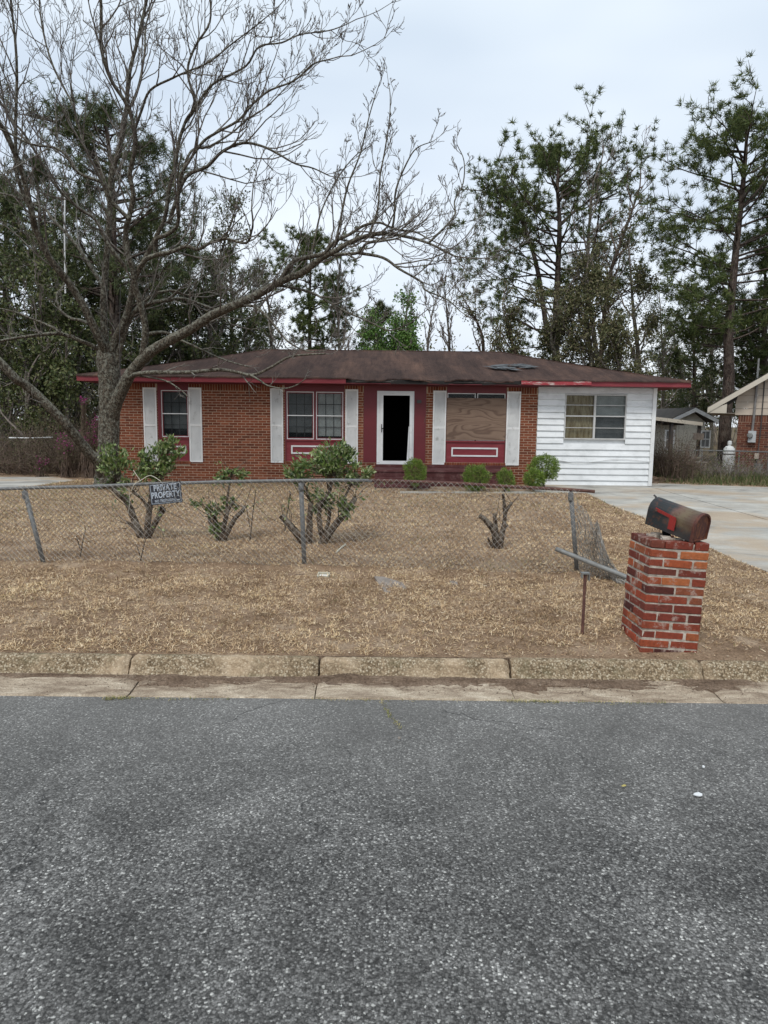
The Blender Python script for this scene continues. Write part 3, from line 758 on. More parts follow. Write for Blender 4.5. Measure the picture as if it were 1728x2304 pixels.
# roof
hz = P(864, 790, YE + 4.6).z
RXL, RXR, RY = P(597, 787, YE + 4.6).x, P(1130, 793, YE + 4.6).x, YE + 4.6
nx, ny = 120, 24
V = []
sagx0, sagx1 = P(790, 850, YE).x, P(1180, 850, YE).x
for j in range(ny + 1):
    t = j / ny
    for i in range(nx + 1):
        s_ = i / nx
        xa = XEL + (XER - XEL) * s_; xb = RXL + (RXR - RXL) * s_
        x = xa + (xb - xa) * t; y = YE - 0.03 + (RY - YE + .03) * t; z = zE + (hz - zE) * t
        w = (1 - t) ** 3
        if sagx0 < x < sagx1:
            y += w * (0.07 + 0.05 * math.sin(x * 5.1) + .03 * math.sin(x * 17)); z += w * (-.03 + .03 * math.sin(x * 3.3) + .014 * math.sin(x * 13))
        z += .008 * math.sin(x * 2.2 + 1) * math.sin(t * 9) + w * .006 * math.sin(x * 9)
        # flare: the photo's roof reads slightly concave towards the eave
        z -= 0.05 * math.sin(math.pi * t)
        V.append((x, y, z))
V = np.array(V); n1 = nx + 1
i = np.arange(ny)[:, None] * n1 + np.arange(nx)[None, :]
q = np.stack([i, i + 1, i + n1 + 1, i + n1], -1).reshape(-1, 4)
rb = MB(); rb.add(V, q)
V2 = V.copy(); V2[:, 2] -= .035
rb.add(V2[:n1], np.zeros((0, 4), int))
e_ = [[k, k + len(V), k + 1 + len(V), k + 1] for k in range(nx)]
rb.f[4].append(np.array(e_))
rb.add([(XEL, YE, zE), (XEL, YB, zE), (RXL, RY, hz)], [[0, 1, 2]])
rb.add([(XER, YE, zE), (RXR, RY, hz), (XER, YB, zE)], [[0, 1, 2]])
rb.add([(XEL, YB, zE), (XER, YB, zE), (RXR, RY, hz), (RXL, RY, hz)], [[0, 1, 2, 3]])
roof = rb.build('roof', M['roof'], house)
cap = MB()
cap.tube([(RXL, RY, hz), (0, RY, hz + .0), (RXR, RY, hz)], .028, 6)
for (xa, xb) in ((XEL, RXL), (XER, RXR)):
    pts = [(xa + (xb - xa) * t, YE + (RY - YE) * t, zE + (hz - zE) * t - 0.05 * math.sin(math.pi * t) + .004) for t in np.linspace(0, 1, 12)]
    cap.tube(pts, .026, 6)
cap.build('ridge_cap', M['roof'], roof)

# fascia boards
def board(x0, x1, z0, z1, y, th, mat, name, wav=0.0, n=24, parent=house, raggedlow=0.0, slope=0.0):
    mbx = MB(); xs = np.linspace(x0, x1, n)
    top = [(x, y + wav * math.sin(x * 3), z1 + slope * (x - x0) + wav * math.sin(x * 2.3)) for x in xs]
    bot = [(x, y + wav * math.sin(x * 3), z0 + slope * (x - x0) + wav * math.sin(x * 2.3) + (raggedlow * RNG.uniform(-1, 1))) for x in xs]
    v = top + bot + [(a_, b2 + th, c_) for a_, b2, c_ in top] + [(a_, b2 + th, c_) for a_, b2, c_ in bot]
    f = []
    for k in range(n - 1):
        f += [[k, k + n, k + n + 1, k + 1], [k + 2 * n, k + 1 + 2 * n, k + 1 + 3 * n, k + 3 * n], [k, k + 1, k + 1 + 2 * n, k + 2 * n], [k + n, k + 3 * n, k + 1 + 3 * n, k + 1 + n]]
    f += [[0, 2 * n, 3 * n, n], [n - 1, 2 * n - 1, 4 * n - 1, 3 * n - 1]]
    mbx.add(v, f); return mbx.build(name, mat, parent)
fx1 = P(778, 857, YE).x; fx2 = P(1173, 860, YE).x
board(XEL, fx1, zE - FH, zE - .012, YE, .03, M['red_trim'], 'fascia_board')
o = board(fx2, P(1330, 868, YE).x, zE - FH + .03, zE - .03, YE - .02, .03, M['peeling'], 'fascia_board', wav=.008); o['label'] = 'peeling fascia board'
board(P(1310, 868, YE).x, XER, zE - FH, zE - .012, YE + .012, .03, M['red_trim'], 'fascia_board')
mb = MB(); mb.box(XEL, XEL + .03, YE + .032, YB, zE - FH, zE - .012); mb.build('side_fascia', M['red_trim'], house)
mb = MB(); mb.box(XER - .03, XER, YE + .045, YB, zE - FH, zE - .012); mb.build('side_fascia', M['red_trim'], house)
o = board(fx1 + .01, fx2 - .01, zE - .135, zE - .045, YE + .07, .03, M['rotten'], 'rotten_fascia', wav=.012, n=70, raggedlow=.014); o['label'] = 'rotten black eave where the fascia board is missing'
for (a_, b2, zz, yy, sl, hh) in [(880, 962, -.16, .01, -.012, .03), (1020, 1090, -.10, .0, .004, .028), (1085, 1165, -.165, .02, .03, .022), (905, 1010, -.12, .03, -.02, .02), (1040, 1175, -.14, .03, -.006, .035), (800, 880, -.11, .02, -.01, .025)]:
    board(P(a_, 857, YE).x, P(b2, 857, YE).x, zE + zz, zE + zz + hh, YE + yy, .018, M['rotten'], 'loose_strip', wav=.01, n=12, raggedlow=.006, slope=sl)
# grey patch on the roof: ragged strips lying on the shingles
def roofpt(px, py, lift=0.02):
    d = ray(px, py); n_ = Vector((0, -(hz - zE), RY - YE)).normalized()
    p0 = Vector((0, YE, zE + lift)); t = (p0 - Vector((0, 0, CAMH))).dot(n_) / d.dot(n_)
    return Vector((0, 0, CAMH)) + d * t
tp = MB()
for k in range(34):
    cx_ = RNG.uniform(1104, 1192); cy_ = 825 + RNG.uniform(-8, 8) * (1 - abs(cx_ - 1148) / 60)
    L_ = RNG.uniform(5, 22); w_ = RNG.uniform(.5, 1.8)
    an = (cy_ - 822) * 0.05
    pts = [roofpt(cx_ - L_, cy_ + an * -L_ * .3, .0 + .001 * k), roofpt(cx_ - L_ * .2, cy_ + w_, .0 + .001 * k), roofpt(cx_ + L_, cy_ + an * L_ * .3 + .6, .0 + .001 * k), roofpt(cx_ + L_ * .3, cy_ - w_, .0 + .001 * k)]
    tp.prism(pts, (0, -.001, .0025))
o = tp.build('roof_patch', M['tarp'], roof); o['label'] = 'torn grey patch on the shingles'

# windows
def frame_boxes(x0, x1, z0, z1, w, y0, y1, mbx):
    mbx.box(x0, x0 + w, y0, y1, z0, z1); mbx.box(x1 - w, x1, y0, y1, z0, z1)
    mbx.box(x0 + w, x1 - w, y0, y1, z0, z0 + w); mbx.box(x0 + w, x1 - w, y0, y1, z1 - w, z1)
def sash(win, x0, x1, z0, z1, rows=4, cols=3, blind=M['blind_grey'], blind_z=0.0):
    a_ = MB(); frame_boxes(x0, x1, z0, z1, .022, YH + .02, YH + .05, a_)
    zm = (z0 + z1) / 2; a_.box(x0 + .022, x1 - .022, YH + .022, YH + .05, zm - .013, zm + .013)
    a_.build('frame', M['white'], win)
    r_ = MB(); frame_boxes(x0 + .023, x1 - .023, z0 + .023, z1 - .023, .028, YH + .03, YH + .06, r_); r_.build('sash', M['red'], win)
    g_ = MB(); g_.box(x0 + .05, x1 - .05, YH + .052, YH + .057, z0 + .05, z1 - .05); g_.build('glass', M['glass'], win)
    mu = MB()
    for half in (0, 1):
        a0, a1 = (z0 + .05, zm - .015) if half == 0 else (zm + .015, z1 - .05)
        for c_ in range(1, cols):
            x = x0 + .05 + (x1 - x0 - .1) * c_ / cols; mu.box(x - .009, x + .009, YH + .062, YH + .075, a0, a1)
        zz = (a0 + a1) / 2; mu.box(x0 + .05, x1 - .05, YH + .0635, YH + .0735, zz - .009, zz + .009)
    mu.build('muntin', M['muntin'], win)
    bl = MB(); bl.box(x0 + .02, x1 - .02, YH + .10, YH + .105, z0 + blind_z, z1 - .02); bl.build('blind', blind, win)
def surround(o, win, parent=house):
    """red boards from the edge of the wall opening to the window unit"""
    a_ = MB(); y0, y1 = YH - .004, YH + .075
    if win[0] > o[0] + .01: a_.box(o[0] + .002, win[0] - .003, y0, y1, o[2], o[3])
    if win[1] < o[1] - .01: a_.box(win[1] + .003, o[1] - .002, y0, y1, o[2], o[3])
    if win[3] < o[3] - .01: a_.box(win[0] - .003, win[1] + .003, y0 + .002, y1, win[3] + .003, o[3])
    a_.build('window_surround', M['red'], parent)
    MB().box(win[0] - .003, win[1] + .003, YH + .012, YH + .04, o[2], win[2] - .045).build('panel', M['red_trim'], parent)
    MB().box(win[0] - .03, win[1] + .03, YH - .03, YH + .07, win[2] - .043, win[2] - .003).build('window_sill', M['red_trim'], parent)
def panel_trim(px0, px1, py0, py1):
    r = R4(px0, px1, py0, py1); a_ = MB(); frame_boxes(r[0], r[1], r[2], r[3], .045, YH - .008, YH + .012, a_); a_.build('panel_trim', M['white'], house)
def empty_part(name, parent, label=None):
    o = bpy.data.objects.new(name, None); col.objects.link(o); o.parent = parent
    if label: o['label'] = label
    return o
w1 = R4(363, 423.5, 878, 983); surround(W1, w1); panel_trim(374, 419, 1003, 1020)
sash(empty_part('window', house), *w1, blind=M['blind_grey'], blind_z=.25)
w2a = R4(645, 706, 881, 988); w2b = R4(711, 772, 882, 989); w2 = (w2a[0], w2b[1], min(w2a[2], w2b[2]), max(w2a[3], w2b[3]))
w2a = (w2a[0], w2a[1], w2[2], w2[3]); w2b = (w2b[0], w2b[1], w2[2], w2[3])
surround(W2, w2); panel_trim(655, 762, 1002.5, 1021.5)
MB().box(w2a[1] + .002, w2b[0] - .002, YH + .0, YH + .07, w2[2], w2[3]).build('mullion', M['red'], house)
sash(empty_part('window', house), *w2a, blind_z=.2)
sash(empty_part('window', house), *w2b, blind=M['curtain_white'], blind_z=.1)
# boarded window
w3 = R4(1006, 1136.5, 885, 992); surround(W3, w3); panel_trim(1015.5, 1120, 1007, 1027.5)
bw = empty_part('window', house, 'window boarded over with plywood')
zt = w3[3]
fr = MB()
for (a_, b2) in ((1006, 1069), (1073, 1136)):
    r = R4(a_, b2, 885, 992); frame_boxes(r[0], r[1], w3[2], zt, .022, YH + .02, YH + .05, fr)
fr.build('frame', M['white'], bw)
MB().box(w3[0] + .03, w3[1] - .03, YH + .052, YH + .057, w3[2] + .02, zt - .02).build('glass', M['glass'], bw)
MB().box(w3[0], w3[1], YH + .10, YH + .105, w3[2], zt).build('blind', M['dark'], bw)  # near-black backing sheet, the dark room painted behind the glass
pr = R4(1004.5, 1138, 895.5, 990.5)
MB().box(pr[0] + .01, pr[1] - .004, YH - .022, YH - .006, pr[2], pr[3], .008).build('plywood_sheet', M['ply'], bw)
# wing window
w4 = R4(1270, 1409, 887, 989); wi = empty_part('window', house, 'wide metal framed window with tan curtain')
xm = P(1338, 936, YH).x; zm = P(1338, 936.5, YH).z
fr = MB(); frame_boxes(w4[0], w4[1], w4[2], w4[3], .038, YH - .012, YH + .05, fr)
fr.box(xm - .03, xm + .03, YH - .006, YH + .05, w4[2] + .038, w4[3] - .038); fr.build('frame', M['alu'], wi)
br_ = MB()
for (xa, xb) in ((w4[0] + .038, xm - .03), (xm + .03, w4[1] - .038)):
    br_.box(xa, xb, YH + .0, YH + .045, zm - .018, zm + .018)
    for zz in ((w4[2] + zm) / 2, (w4[3] + zm) / 2): br_.box(xa, xb, YH + .01, YH + .04, zz - .009, zz + .009)
br_.build('rail', M['alu'], wi)
MB().box(w4[0] + .038, w4[1] - .038, YH + .05, YH + .055, w4[2] + .03, w4[3] - .03).build('glass', M['glass'], wi)
def curtain(x0, x1, z0, z1, y, mat, name, amp=.015, k=34):
    xs = np.linspace(x0, x1, 60); v = []
    for x in xs: v += [(x, y + amp * math.sin(x * k + 2 * math.sin(x * 5)), z0), (x, y + amp * math.sin(x * k + 2 * math.sin(x * 5)), z1)]
    return link(name, mesh_np(name, v, [[2 * i, 2 * i + 2, 2 * i + 3, 2 * i + 1] for i in range(59)], mat, True), wi)
curtain(w4[0] + .02, xm + .01, w4[2], w4[3], YH + .12, M['curtain_tan'], 'curtain')
curtain(xm + .01, w4[1] - .02, zm - .02, w4[3], YH + .11, M['curtain_white'], 'blind', .003, 20)
curtain(xm + .01, w4[1] - .02, w4[2], zm - .03, YH + .17, M['blind_grey'], 'blind', .003, 20)

# shutters: louvred, slats joined because each is under three pixels high
def shutter(r, hook=None):
    x0, x1, z0, z1 = r; y0 = YH - .034
    s_ = MB(); frame_boxes(x0, x1, z0, z1, .042, y0, YH - .004, s_)
    s_.box(x0 + .03, x1 - .03, YH - .003, YH - .001, z0 + .03, z1 - .03); zm_ = z0 + (z1 - z0) * 0.5; s_.box(x0 + .042, x1 - .042, y0 + .001, YH - .004, zm_ - .03, zm_ + .03)
    e = empty_part('shutter', house)
    s_.build('frame', M['shutter'], e)
    l = MB()
    for (a_, b2) in ((z0 + .045, zm_ - .035), (zm_ + .035, z1 - .045)):
        n_ = int((b2 - a_) / .034)
        for k in range(n_):
            zz = a_ + (b2 - a_) * k / n_
            l.add([(x0 + .04, y0 + .006, zz), (x1 - .04, y0 + .006, zz), (x1 - .04, y0 + .028, zz + .024), (x0 + .04, y0 + .028, zz + .024), (x0 + .04, y0 + .012, zz - .002), (x1 - .04, y0 + .012, zz - .002), (x1 - .04, y0 + .033, zz + .020), (x0 + .04, y0 + .033, zz + .020)],
                  [[0, 1, 2, 3], [4, 7, 6, 5], [0, 4, 5, 1], [3, 2, 6, 7]])
    tag(l.build('slats', M['shutter'], e), kind='stuff')
    return e
for i_, r in enumerate(shut): shutter(r)

# door with red side panels
dx0, dx1 = P(848, 960, YH).x, P(931, 960, YH).x
zDt = P(890, 880, YH).z
MB().box(DR[0] + .002, dx0 - .003, YH - .012, YH + .06, DR[2], DR[3]).build('door_side_panel', M['red'], house)
MB().box(dx1 + .003, DR[1] - .002, YH - .012, YH + .06, DR[2], DR[3]).build('door_side_panel', M['red'], house)
MB().box(dx0 - .003, dx1 + .003, YH - .012, YH + .06, zDt + .003, DR[3]).build('door_head', M['red'], house)
fr = MB()
fr.box(dx0, dx0 + .12, YH - .03, YH + .10, DR[2], zDt); fr.box(dx1 - .12, dx1, YH - .03, YH + .10, DR[2], zDt); fr.box(dx0 + .12, dx1 - .12, YH - .03, YH + .10, zDt - .07, zDt)
fr.build('door_frame', M['white'], house)
storm = empty_part('storm_door', house, 'white storm door frame with its glass gone')
sx0, sx1, sz0, sz1 = dx0 + .10, dx1 - .045, DR[2] - .01, zDt - .055
a_ = MB(); a_.box(sx0, sx0 + .085, YH - .07, YH - .035, sz0, sz1); a_.box(sx0 + .085, sx1 - .085, YH - .07, YH - .035, sz0, sz0 + .07); a_.box(sx0 + .085, sx1 - .085, YH - .07, YH - .035, sz1 - .075, sz1)
# right stile bows inward towards the foot
a_.prism([(sx1 - .085, YH - .07, sz0), (sx1, YH - .07, sz0), (sx1, YH - .07, sz1), (sx1 - .085, YH - .07, sz1)], (0, .035, 0))
a_.build('storm_frame', M['white'], storm)
a_ = MB(); a_.prism([(sx1 - .155, YH - .075, sz0 + .07), (sx1 - .095, YH - .075, sz0 + .07), (sx1 - .09, YH - .075, sz0 + 1.1), (sx1 - .11, YH - .075, sz0 + 1.1)], (0, .02, 0)); a_.build('bent_strip', M['white'], storm)
a_ = MB(); a_.box(sx0 + .03, sx0 + .05, YH - .10, YH - .07, sz0 + .92, sz0 + 1.16); a_.box(sx0 + .03, sx0 + .11, YH - .115, YH - .10, sz0 + 1.02, sz0 + 1.05); a_.build('handle', M['dark'], storm)
MB().box(dx0, dx1, YH - .09, YH + .2, DR[2] - .045, DR[2] - .012).build('threshold', M['white'], house)
lr = R4(938, 948, 900, 907); o = MB().box(lr[0], lr[1], YH - .05, YH - .012, lr[2], lr[3]).build('porch_light_base', M['muntin'], house)
# hanging wire by the door
MB().tube([P(964, 905, YH - .03), P(962, 925, YH - .05), P(957, 940, YH - .06), P(954, 952, YH - .05)], .006, 4).build('loose_wire', M['brown_twig'], house)

# wing siding planks
planks_z = np.linspace(-0.03, ZT, 17)
def plank(x0, x1, z0, z1, th=0.026):
    n = max(4, int((x1 - x0) / .25)); xs = np.linspace(x0, x1, n)
    wv = RNG.uniform(0, 6.28); v = []
    lowz = [z0 + .003 * math.sin(x * 2 + wv) for x in xs]
    for x, lz in zip(xs, lowz): v += [(x, YH - .008 - th * .5, lz), (x, YH + .022, z1 - .004), (x, YH + .03, lz)]
    f = []
    for k in range(n - 1): f += [[3 * k, 3 * k + 3, 3 * k + 4, 3 * k + 1], [3 * k, 3 * k + 2, 3 * k + 5, 3 * k + 3]]
    m_ = MB().add(v, f); m_.add([v[0], v[1], v[2]], [[0, 1, 2]]); m_.add(v[-3:], [[0, 2, 1]])
    m_.build('siding_plank', M['siding'], house)
cor = .095
for k in range(16):
    z0, z1 = planks_z[k], planks_z[k + 1]
    if z1 > w4[2] - .005 and z0 < w4[3] + .005:
        plank(XW + .01, w4[0] - .004, z0, z1); plank(w4[1] + .004, XR - cor, z0, z1)
    else: plank(XW + .01, XR - cor, z0, z1)
MB().box(XR - cor + .003, XR + .02, YH - .032, YH + .15, -.03, ZT - .01).build('corner_board', M['white'], house)
# sagging cable across the siding
cb = [P(1250 + t * 215, 1034 + 6 * math.sin(t * 7) + 8 * math.sin(t * 3.1) * t, YH - .04) for t in np.linspace(0, 1, 24)]
MB().tube(cb, .009, 4).build('loose_cable', M['siding'], house)

# porch and steps
porch = empty_part('porch', house, 'dark red painted brick porch with steps')
pz = P(900, 1057, 20.3).z; s2 = P(900, 1076, 19.98).z; s3 = P(900, 1092, 19.66).z
px0, px1, pxs = P(843, 1060, 20.3).x, P(1152, 1060, 20.3).x, P(965, 1080, 20.0).x
def tread(x0, x1, y0, y1, z, name='tread'):
    MB().box(x0 - .02, x1 + .02, y0 - .03, y1, z - .055, z, .004).build(name, M['step_paint'], porch)
def riser(x0, x1, y, z0, z1, rows):
    m_ = MB(); m_.box(x0, x1, y + .012, y + .25, z0, z1)
    h = (z1 - z0) / rows
    for r_ in range(rows):
        x = x0 + (r_ % 2) * .04
        while x < x1 - .05:
            m_.box(x, min(x + .098, x1), y + RNG.uniform(-.003, .003), y + .03, z0 + h * r_ + .006, z0 + h * (r_ + 1) - .006); x += .11
    tag(m_.build('riser_bricks', M['step_paint'], porch), kind='stuff')
tread(px0, px1, 20.3, YH - .1, pz); riser(px0, px1, 20.3, -.05, pz - .057, 3)
tread(px0 + .02, pxs, 19.98, 20.28, s2); riser(px0 + .02, pxs, 19.98, -.05, s2 - .057, 2)
tread(px0 + .02, pxs, 19.66, 19.94, s3); riser(px0 + .02, pxs, 19.66, -.05, s3 - .057, 1)
riser(px0, px1, YH - .12, pz, FZ - .05, 1)
# ================================================================== lawn cover
def tri_blades(pts, lens, wids, elev, rng, curl=0.0):
    """one triangle (or bent pair) per blade, vectorised"""
    n = len(pts); az = rng.uniform(0, 2 * math.pi, n)
    d = np.stack([np.cos(az) * np.cos(elev), np.sin(az) * np.cos(elev), np.sin(elev)], -1)
    s = np.stack([-np.sin(az), np.cos(az), rng.uniform(-.5, .5, n)], -1) * wids[:, None]
    a = pts + s / 2; b = pts - s / 2
    mid = pts + d * (lens * .55)[:, None]
    d2 = d.copy(); d2[:, 2] -= curl; tip = mid + d2 * (lens * .45)[:, None]
    am = mid + s * .4; bm = mid - s * .4
    v = np.stack([a, b, bm, am, tip], 1).reshape(-1, 3)
    i = np.arange(n)[:, None] * 5
    return v, (i + np.array([[0, 1, 2, 3]])), (i + np.array([[3, 2, 4]]))
def scatter_lawn(n, y0, y1, power, rng, ok=None):
    u = rng.uniform(0, 1, n)
    k = 1 - power
    Y = (y0 ** k + u * (y1 ** k - y0 ** k)) ** (1 / k)
    X = rng.uniform(-1, 1, n) * (0.56 * Y + 3.2)
    keep = ~inside(drive_poly, X, Y) & ~inside(left_pad, X, Y) & ~((X > P(843, 1060, 20.3).x) & (X < 4.0) & (Y > 19.3)) & (Y < 21.4)
    if ok is not None: keep &= ok(X, Y)
    X, Y = X[keep], Y[keep]
    return np.stack([X, Y, lawn_z(X, Y)], -1)
def bare(X, Y):
    b = lump(X * .9 + 3, Y * 1.7 + 5) * 3.2
    nearkerb = np.clip((6.35 - Y) / .6, 0, 1) * np.clip((X - 0.2) / 1.0, .25, 1)
    fence_strip = np.exp(-((Y - FENCE_Y(X) - .7) / 1.0) ** 2) * .30 + np.exp(-((Y - FENCE_Y(X) + .1) / .2) ** 2) * .2
    return 0.12 + np.clip(b * .25, -.1, .35) + nearkerb * .62 + fence_strip
r3 = np.random.default_rng(11)
_K = [(r3.uniform(14, 60), r3.uniform(0, 6.28), r3.uniform(0, 6.28)) for _ in range(22)]
def clumps(X, Y):
    z = 0
    for k, a, p in _K: z = z + np.sin(k * (X * math.cos(a) + Y * math.sin(a)) + p + 1.5 * np.sin(3.1 * X + a) )
    return z / 4.7     # roughly unit variance x .7
pts = scatter_lawn(800000, KY + .02, 21.3, 1.5, r3)
cl_ = clumps(pts[:, 0], pts[:, 1])
kp_ = r3.uniform(0, 1, len(pts)) > bare(pts[:, 0], pts[:, 1]) - .38 * cl_ + .05
pts = pts[kp_]; pts[:, 2] += np.clip(cl_[kp_], 0, 2) * .012 * r3.uniform(.3, 1, len(pts))
sc = pts[:, 1] / 6.0
lens = r3.uniform(.015, .06, len(pts)) * (.8 + .2 * sc); wids = r3.uniform(.0018, .0050, len(pts)) * sc ** .75
v, q, t = tri_blades(pts, lens, wids, r3.uniform(0.0, 1.0, len(pts)) ** 1.4, r3, .35)
tag(link('dry_grass', mesh_np('dry_grass', v, [q, t], M['straw'])), kind='stuff')
gp = scatter_lawn(90000, KY + .02, 21.3, 1.2, r3, lambda X, Y: r3.uniform(0, 1, X.shape) < np.clip(.06 + .9 * np.clip((Y - 11) / 5, 0, 1) * np.clip((1.5 - X) / 6, 0, 1) + .5 * (lump(X * .5 + 9, Y * .8) > .12), 0, 1))
sc = gp[:, 1] / 6.0
v, q, t = tri_blades(gp, r3.uniform(.02, .05, len(gp)) * (.7 + .3 * sc), r3.uniform(.002, .0045, len(gp)) * sc, r3.uniform(.3, 1.3, len(gp)), r3, .3)
tag(link('greener_grass', mesh_np('greener_grass', v, [q, t], M['green_grass'])), kind='stuff')
lp = scatter_lawn(26000, KY + .02, 21.3, 1.1, r3)
sc = .72 + .08 * lp[:, 1] / 6
def leaf_quads(pts, L, W, rng, upbias=0.5, fold=True, dirs=None):
    n = len(pts)
    if dirs is None:
        d = rng.normal(0, 1, (n, 3)); d[:, 2] = d[:, 2] * (1 - upbias) + upbias * rng.uniform(-.2, .4, n)
    else: d = dirs + rng.normal(0, .45, (n, 3))
    d /= np.linalg.norm(d, axis=1, keepdims=True) + 1e-9
    r_ = rng.normal(0, 1, (n, 3)); s = np.cross(d, r_); s /= np.linalg.norm(s, axis=1, keepdims=True) + 1e-9
    if upbias > .8: s[:, 2] *= .25
    L = L[:, None]; W = W[:, None]
    a = pts; m1 = pts + d * L * .5 + s * W * .5; m2 = pts + d * L * .5 - s * W * .5; tip = pts + d * L
    v = np.stack([a, m1, tip, m2], 1).reshape(-1, 3)
    return v, np.arange(n)[:, None] * 4 + np.array([[0, 1, 2, 3]])
lp[:, 2] += .012
v, q = leaf_quads(lp, r3.uniform(.018, .05, len(lp)) * sc, r3.uniform(.010, .024, len(lp)) * sc, r3, .85)
tag(link('leaf_litter', mesh_np('leaf_litter', v, q, M['litter'])), kind='stuff')

# weeds in the gutter edge and in the road crack
wp = []
for (a_, b2, n_) in [((235, 1573), (300, 1570), 190), ((1130, 1577), (1260, 1580), 260), ((300, 1573), (520, 1574), 80), ((900, 1576), (1130, 1577), 60), ((1270, 1581), (1500, 1583), 130), ((690, 1574), (880, 1576), 90), ((857, 1578), (878, 1612), 60), ((878, 1612), (903, 1640), 55)]:
    for k in range(n_):
        t_ = RNG.uniform(); g_ = G(a_[0] + (b2[0] - a_[0]) * t_ + RNG.normal(0, 2.5), a_[1] + (b2[1] - a_[1]) * t_ + RNG.normal(0, 1.6), -.148)
        wp.append(tuple(g_))
wp = np.array(wp); 
v, q, t = tri_blades(wp, r3.uniform(.012, .035, len(wp)), r3.uniform(.002, .005, len(wp)), r3.uniform(.2, 1.2, len(wp)), r3, .3)
tag(link('road_edge_weeds', mesh_np('road_edge_weeds', v, [q, t], M['green_grass'])), kind='stuff')
# dirt crumbs, leaf bits and grit lying in the gutter
n_ = 5200; gx_ = r3.uniform(-4, 4, n_); gy_ = 5.385 - np.abs(r3.normal(0, .13, n_))
kq = r3.uniform(0, 1, n_) < np.clip(.35 + .9 * (lump(gx_ * 1.7, gy_ * 3) + .1), .1, 1); gx_, gy_ = gx_[kq], np.clip(gy_[kq], 5.045, 5.40)
gz = np.interp(gy_, [5.03, 5.10, 5.22, 5.33, 5.40], [-.144, -.143, -.136, -.123, -.112]) + .009
v, q = leaf_quads(np.stack([gx_, gy_, gz], -1), r3.uniform(.006, .028, len(gx_)), r3.uniform(.004, .012, len(gx_)), r3, .93)
M['crumbs'] = leaf_mat('gutter_crumbs', [(0.07, 0.045, 0.03), (0.13, 0.09, 0.065), (0.22, 0.16, 0.12), (0.45, 0.37, 0.28)], .9, 0, .1)
tag(link('gutter_litter', mesh_np('gutter_litter', v, q, M['crumbs'])), kind='stuff')
# grit scattered on the asphalt: loose chips proud of the surface
n_ = 2600
gy = r3.uniform(1.2, 5.0, n_); gx = r3.uniform(-1, 1, n_) * (.56 * gy + .5)
gpnts = np.stack([gx, gy, np.full(n_, ROADZ + .009)], -1)
v, q = leaf_quads(gpnts, r3.uniform(.004, .010, n_), r3.uniform(.003, .007, n_), r3, .95)
M['grit'] = leaf_mat('pale_grit', [(0.22, 0.22, 0.22), (0.36, 0.36, 0.35), (0.6, 0.6, 0.58)], .8, 0)
tag(link('road_grit', mesh_np('road_grit', v, q, M['grit'])), kind='stuff')

def scrap(px, py, w, h, name, label, cat, mat, z=ROADZ + .008, th=.004, rot=0.3):
    g_ = G(px, py, z); n = 7; pts_ = []
    for k in range(n):
        a_ = 2 * math.pi * k / n + rot; r_ = RNG.uniform(.7, 1.1)
        pts_.append((math.cos(a_) * w * r_, math.sin(a_) * h * r_, RNG.uniform(0, .003)))
    o = MB().prism(pts_, (0, 0, th)).build(name, mat); o.location = g_; return tag(o, label, cat)
scrap(1571, 1789, .028, .022, 'paper_scrap', 'larger white scrap of paper lying on the asphalt at right', 'litter', M['white'])
scrap(1583, 1727, .010, .009, 'pebble', 'round white pebble on the asphalt above the white scrap', 'pebble', M['white'], th=.008)
scrap(1404, 1769, .016, .008, 'fallen_leaf', 'narrow yellow leaf lying on the asphalt left of the white scrap', 'leaf', simple('yellow_leaf', (.45, .38, .12), rough=.7), rot=-.3)
scrap(899, 1663, .011, .009, 'pebble', 'small pinkish pebble on the asphalt below the weedy crack', 'pebble', M['stone'], th=.012)

# ================================================================== brick pillar with mailbox
import bmesh
def brick_variant(L, Wd, H, mat, bev=.005, jit=.0022):
    bm = bmesh.new(); bmesh.ops.create_cube(bm, size=1)
    for v_ in bm.verts:
        v_.co = Vector(((v_.co.x + .5) * L, (v_.co.y + .5) * Wd, (v_.co.z + .5) * H)) + Vector(RNG.uniform(-jit, jit, 3))
    bmesh.ops.bevel(bm, geom=bm.edges[:], offset=bev, segments=1, affect='EDGES')
    for v_ in bm.verts: v_.co += Vector(RNG.uniform(-jit, jit, 3)) * .5
    me = bpy.data.meshes.new('pillar_brick'); bm.to_mesh(me); bm.free(); me.materials.append(mat); return me
BW_, BD_, BHh, CJ = .210, .100, .0595, .0735
fullx = [brick_variant(BW_, BD_, BHh, M['pbrick']) for _ in range(6)]
fully = [brick_variant(BD_, BW_, BHh, M['pbrick']) for _ in range(6)]
pg = G(1449, 1474, 0.0)
PXo, PYo = pg.x, 5.66
pillar = thing('brick_pillar', 'leaning red brick mailbox pillar beside the kerb', 'pillar', (PXo - .045, PYo, -.075))
pillar.scale = (1.09, 1.12, 1.02)
pillar.rotation_euler = (math.radians(-1.0), math.radians(3.2), math.radians(0.5))
WT = 2 * BW_ + .014
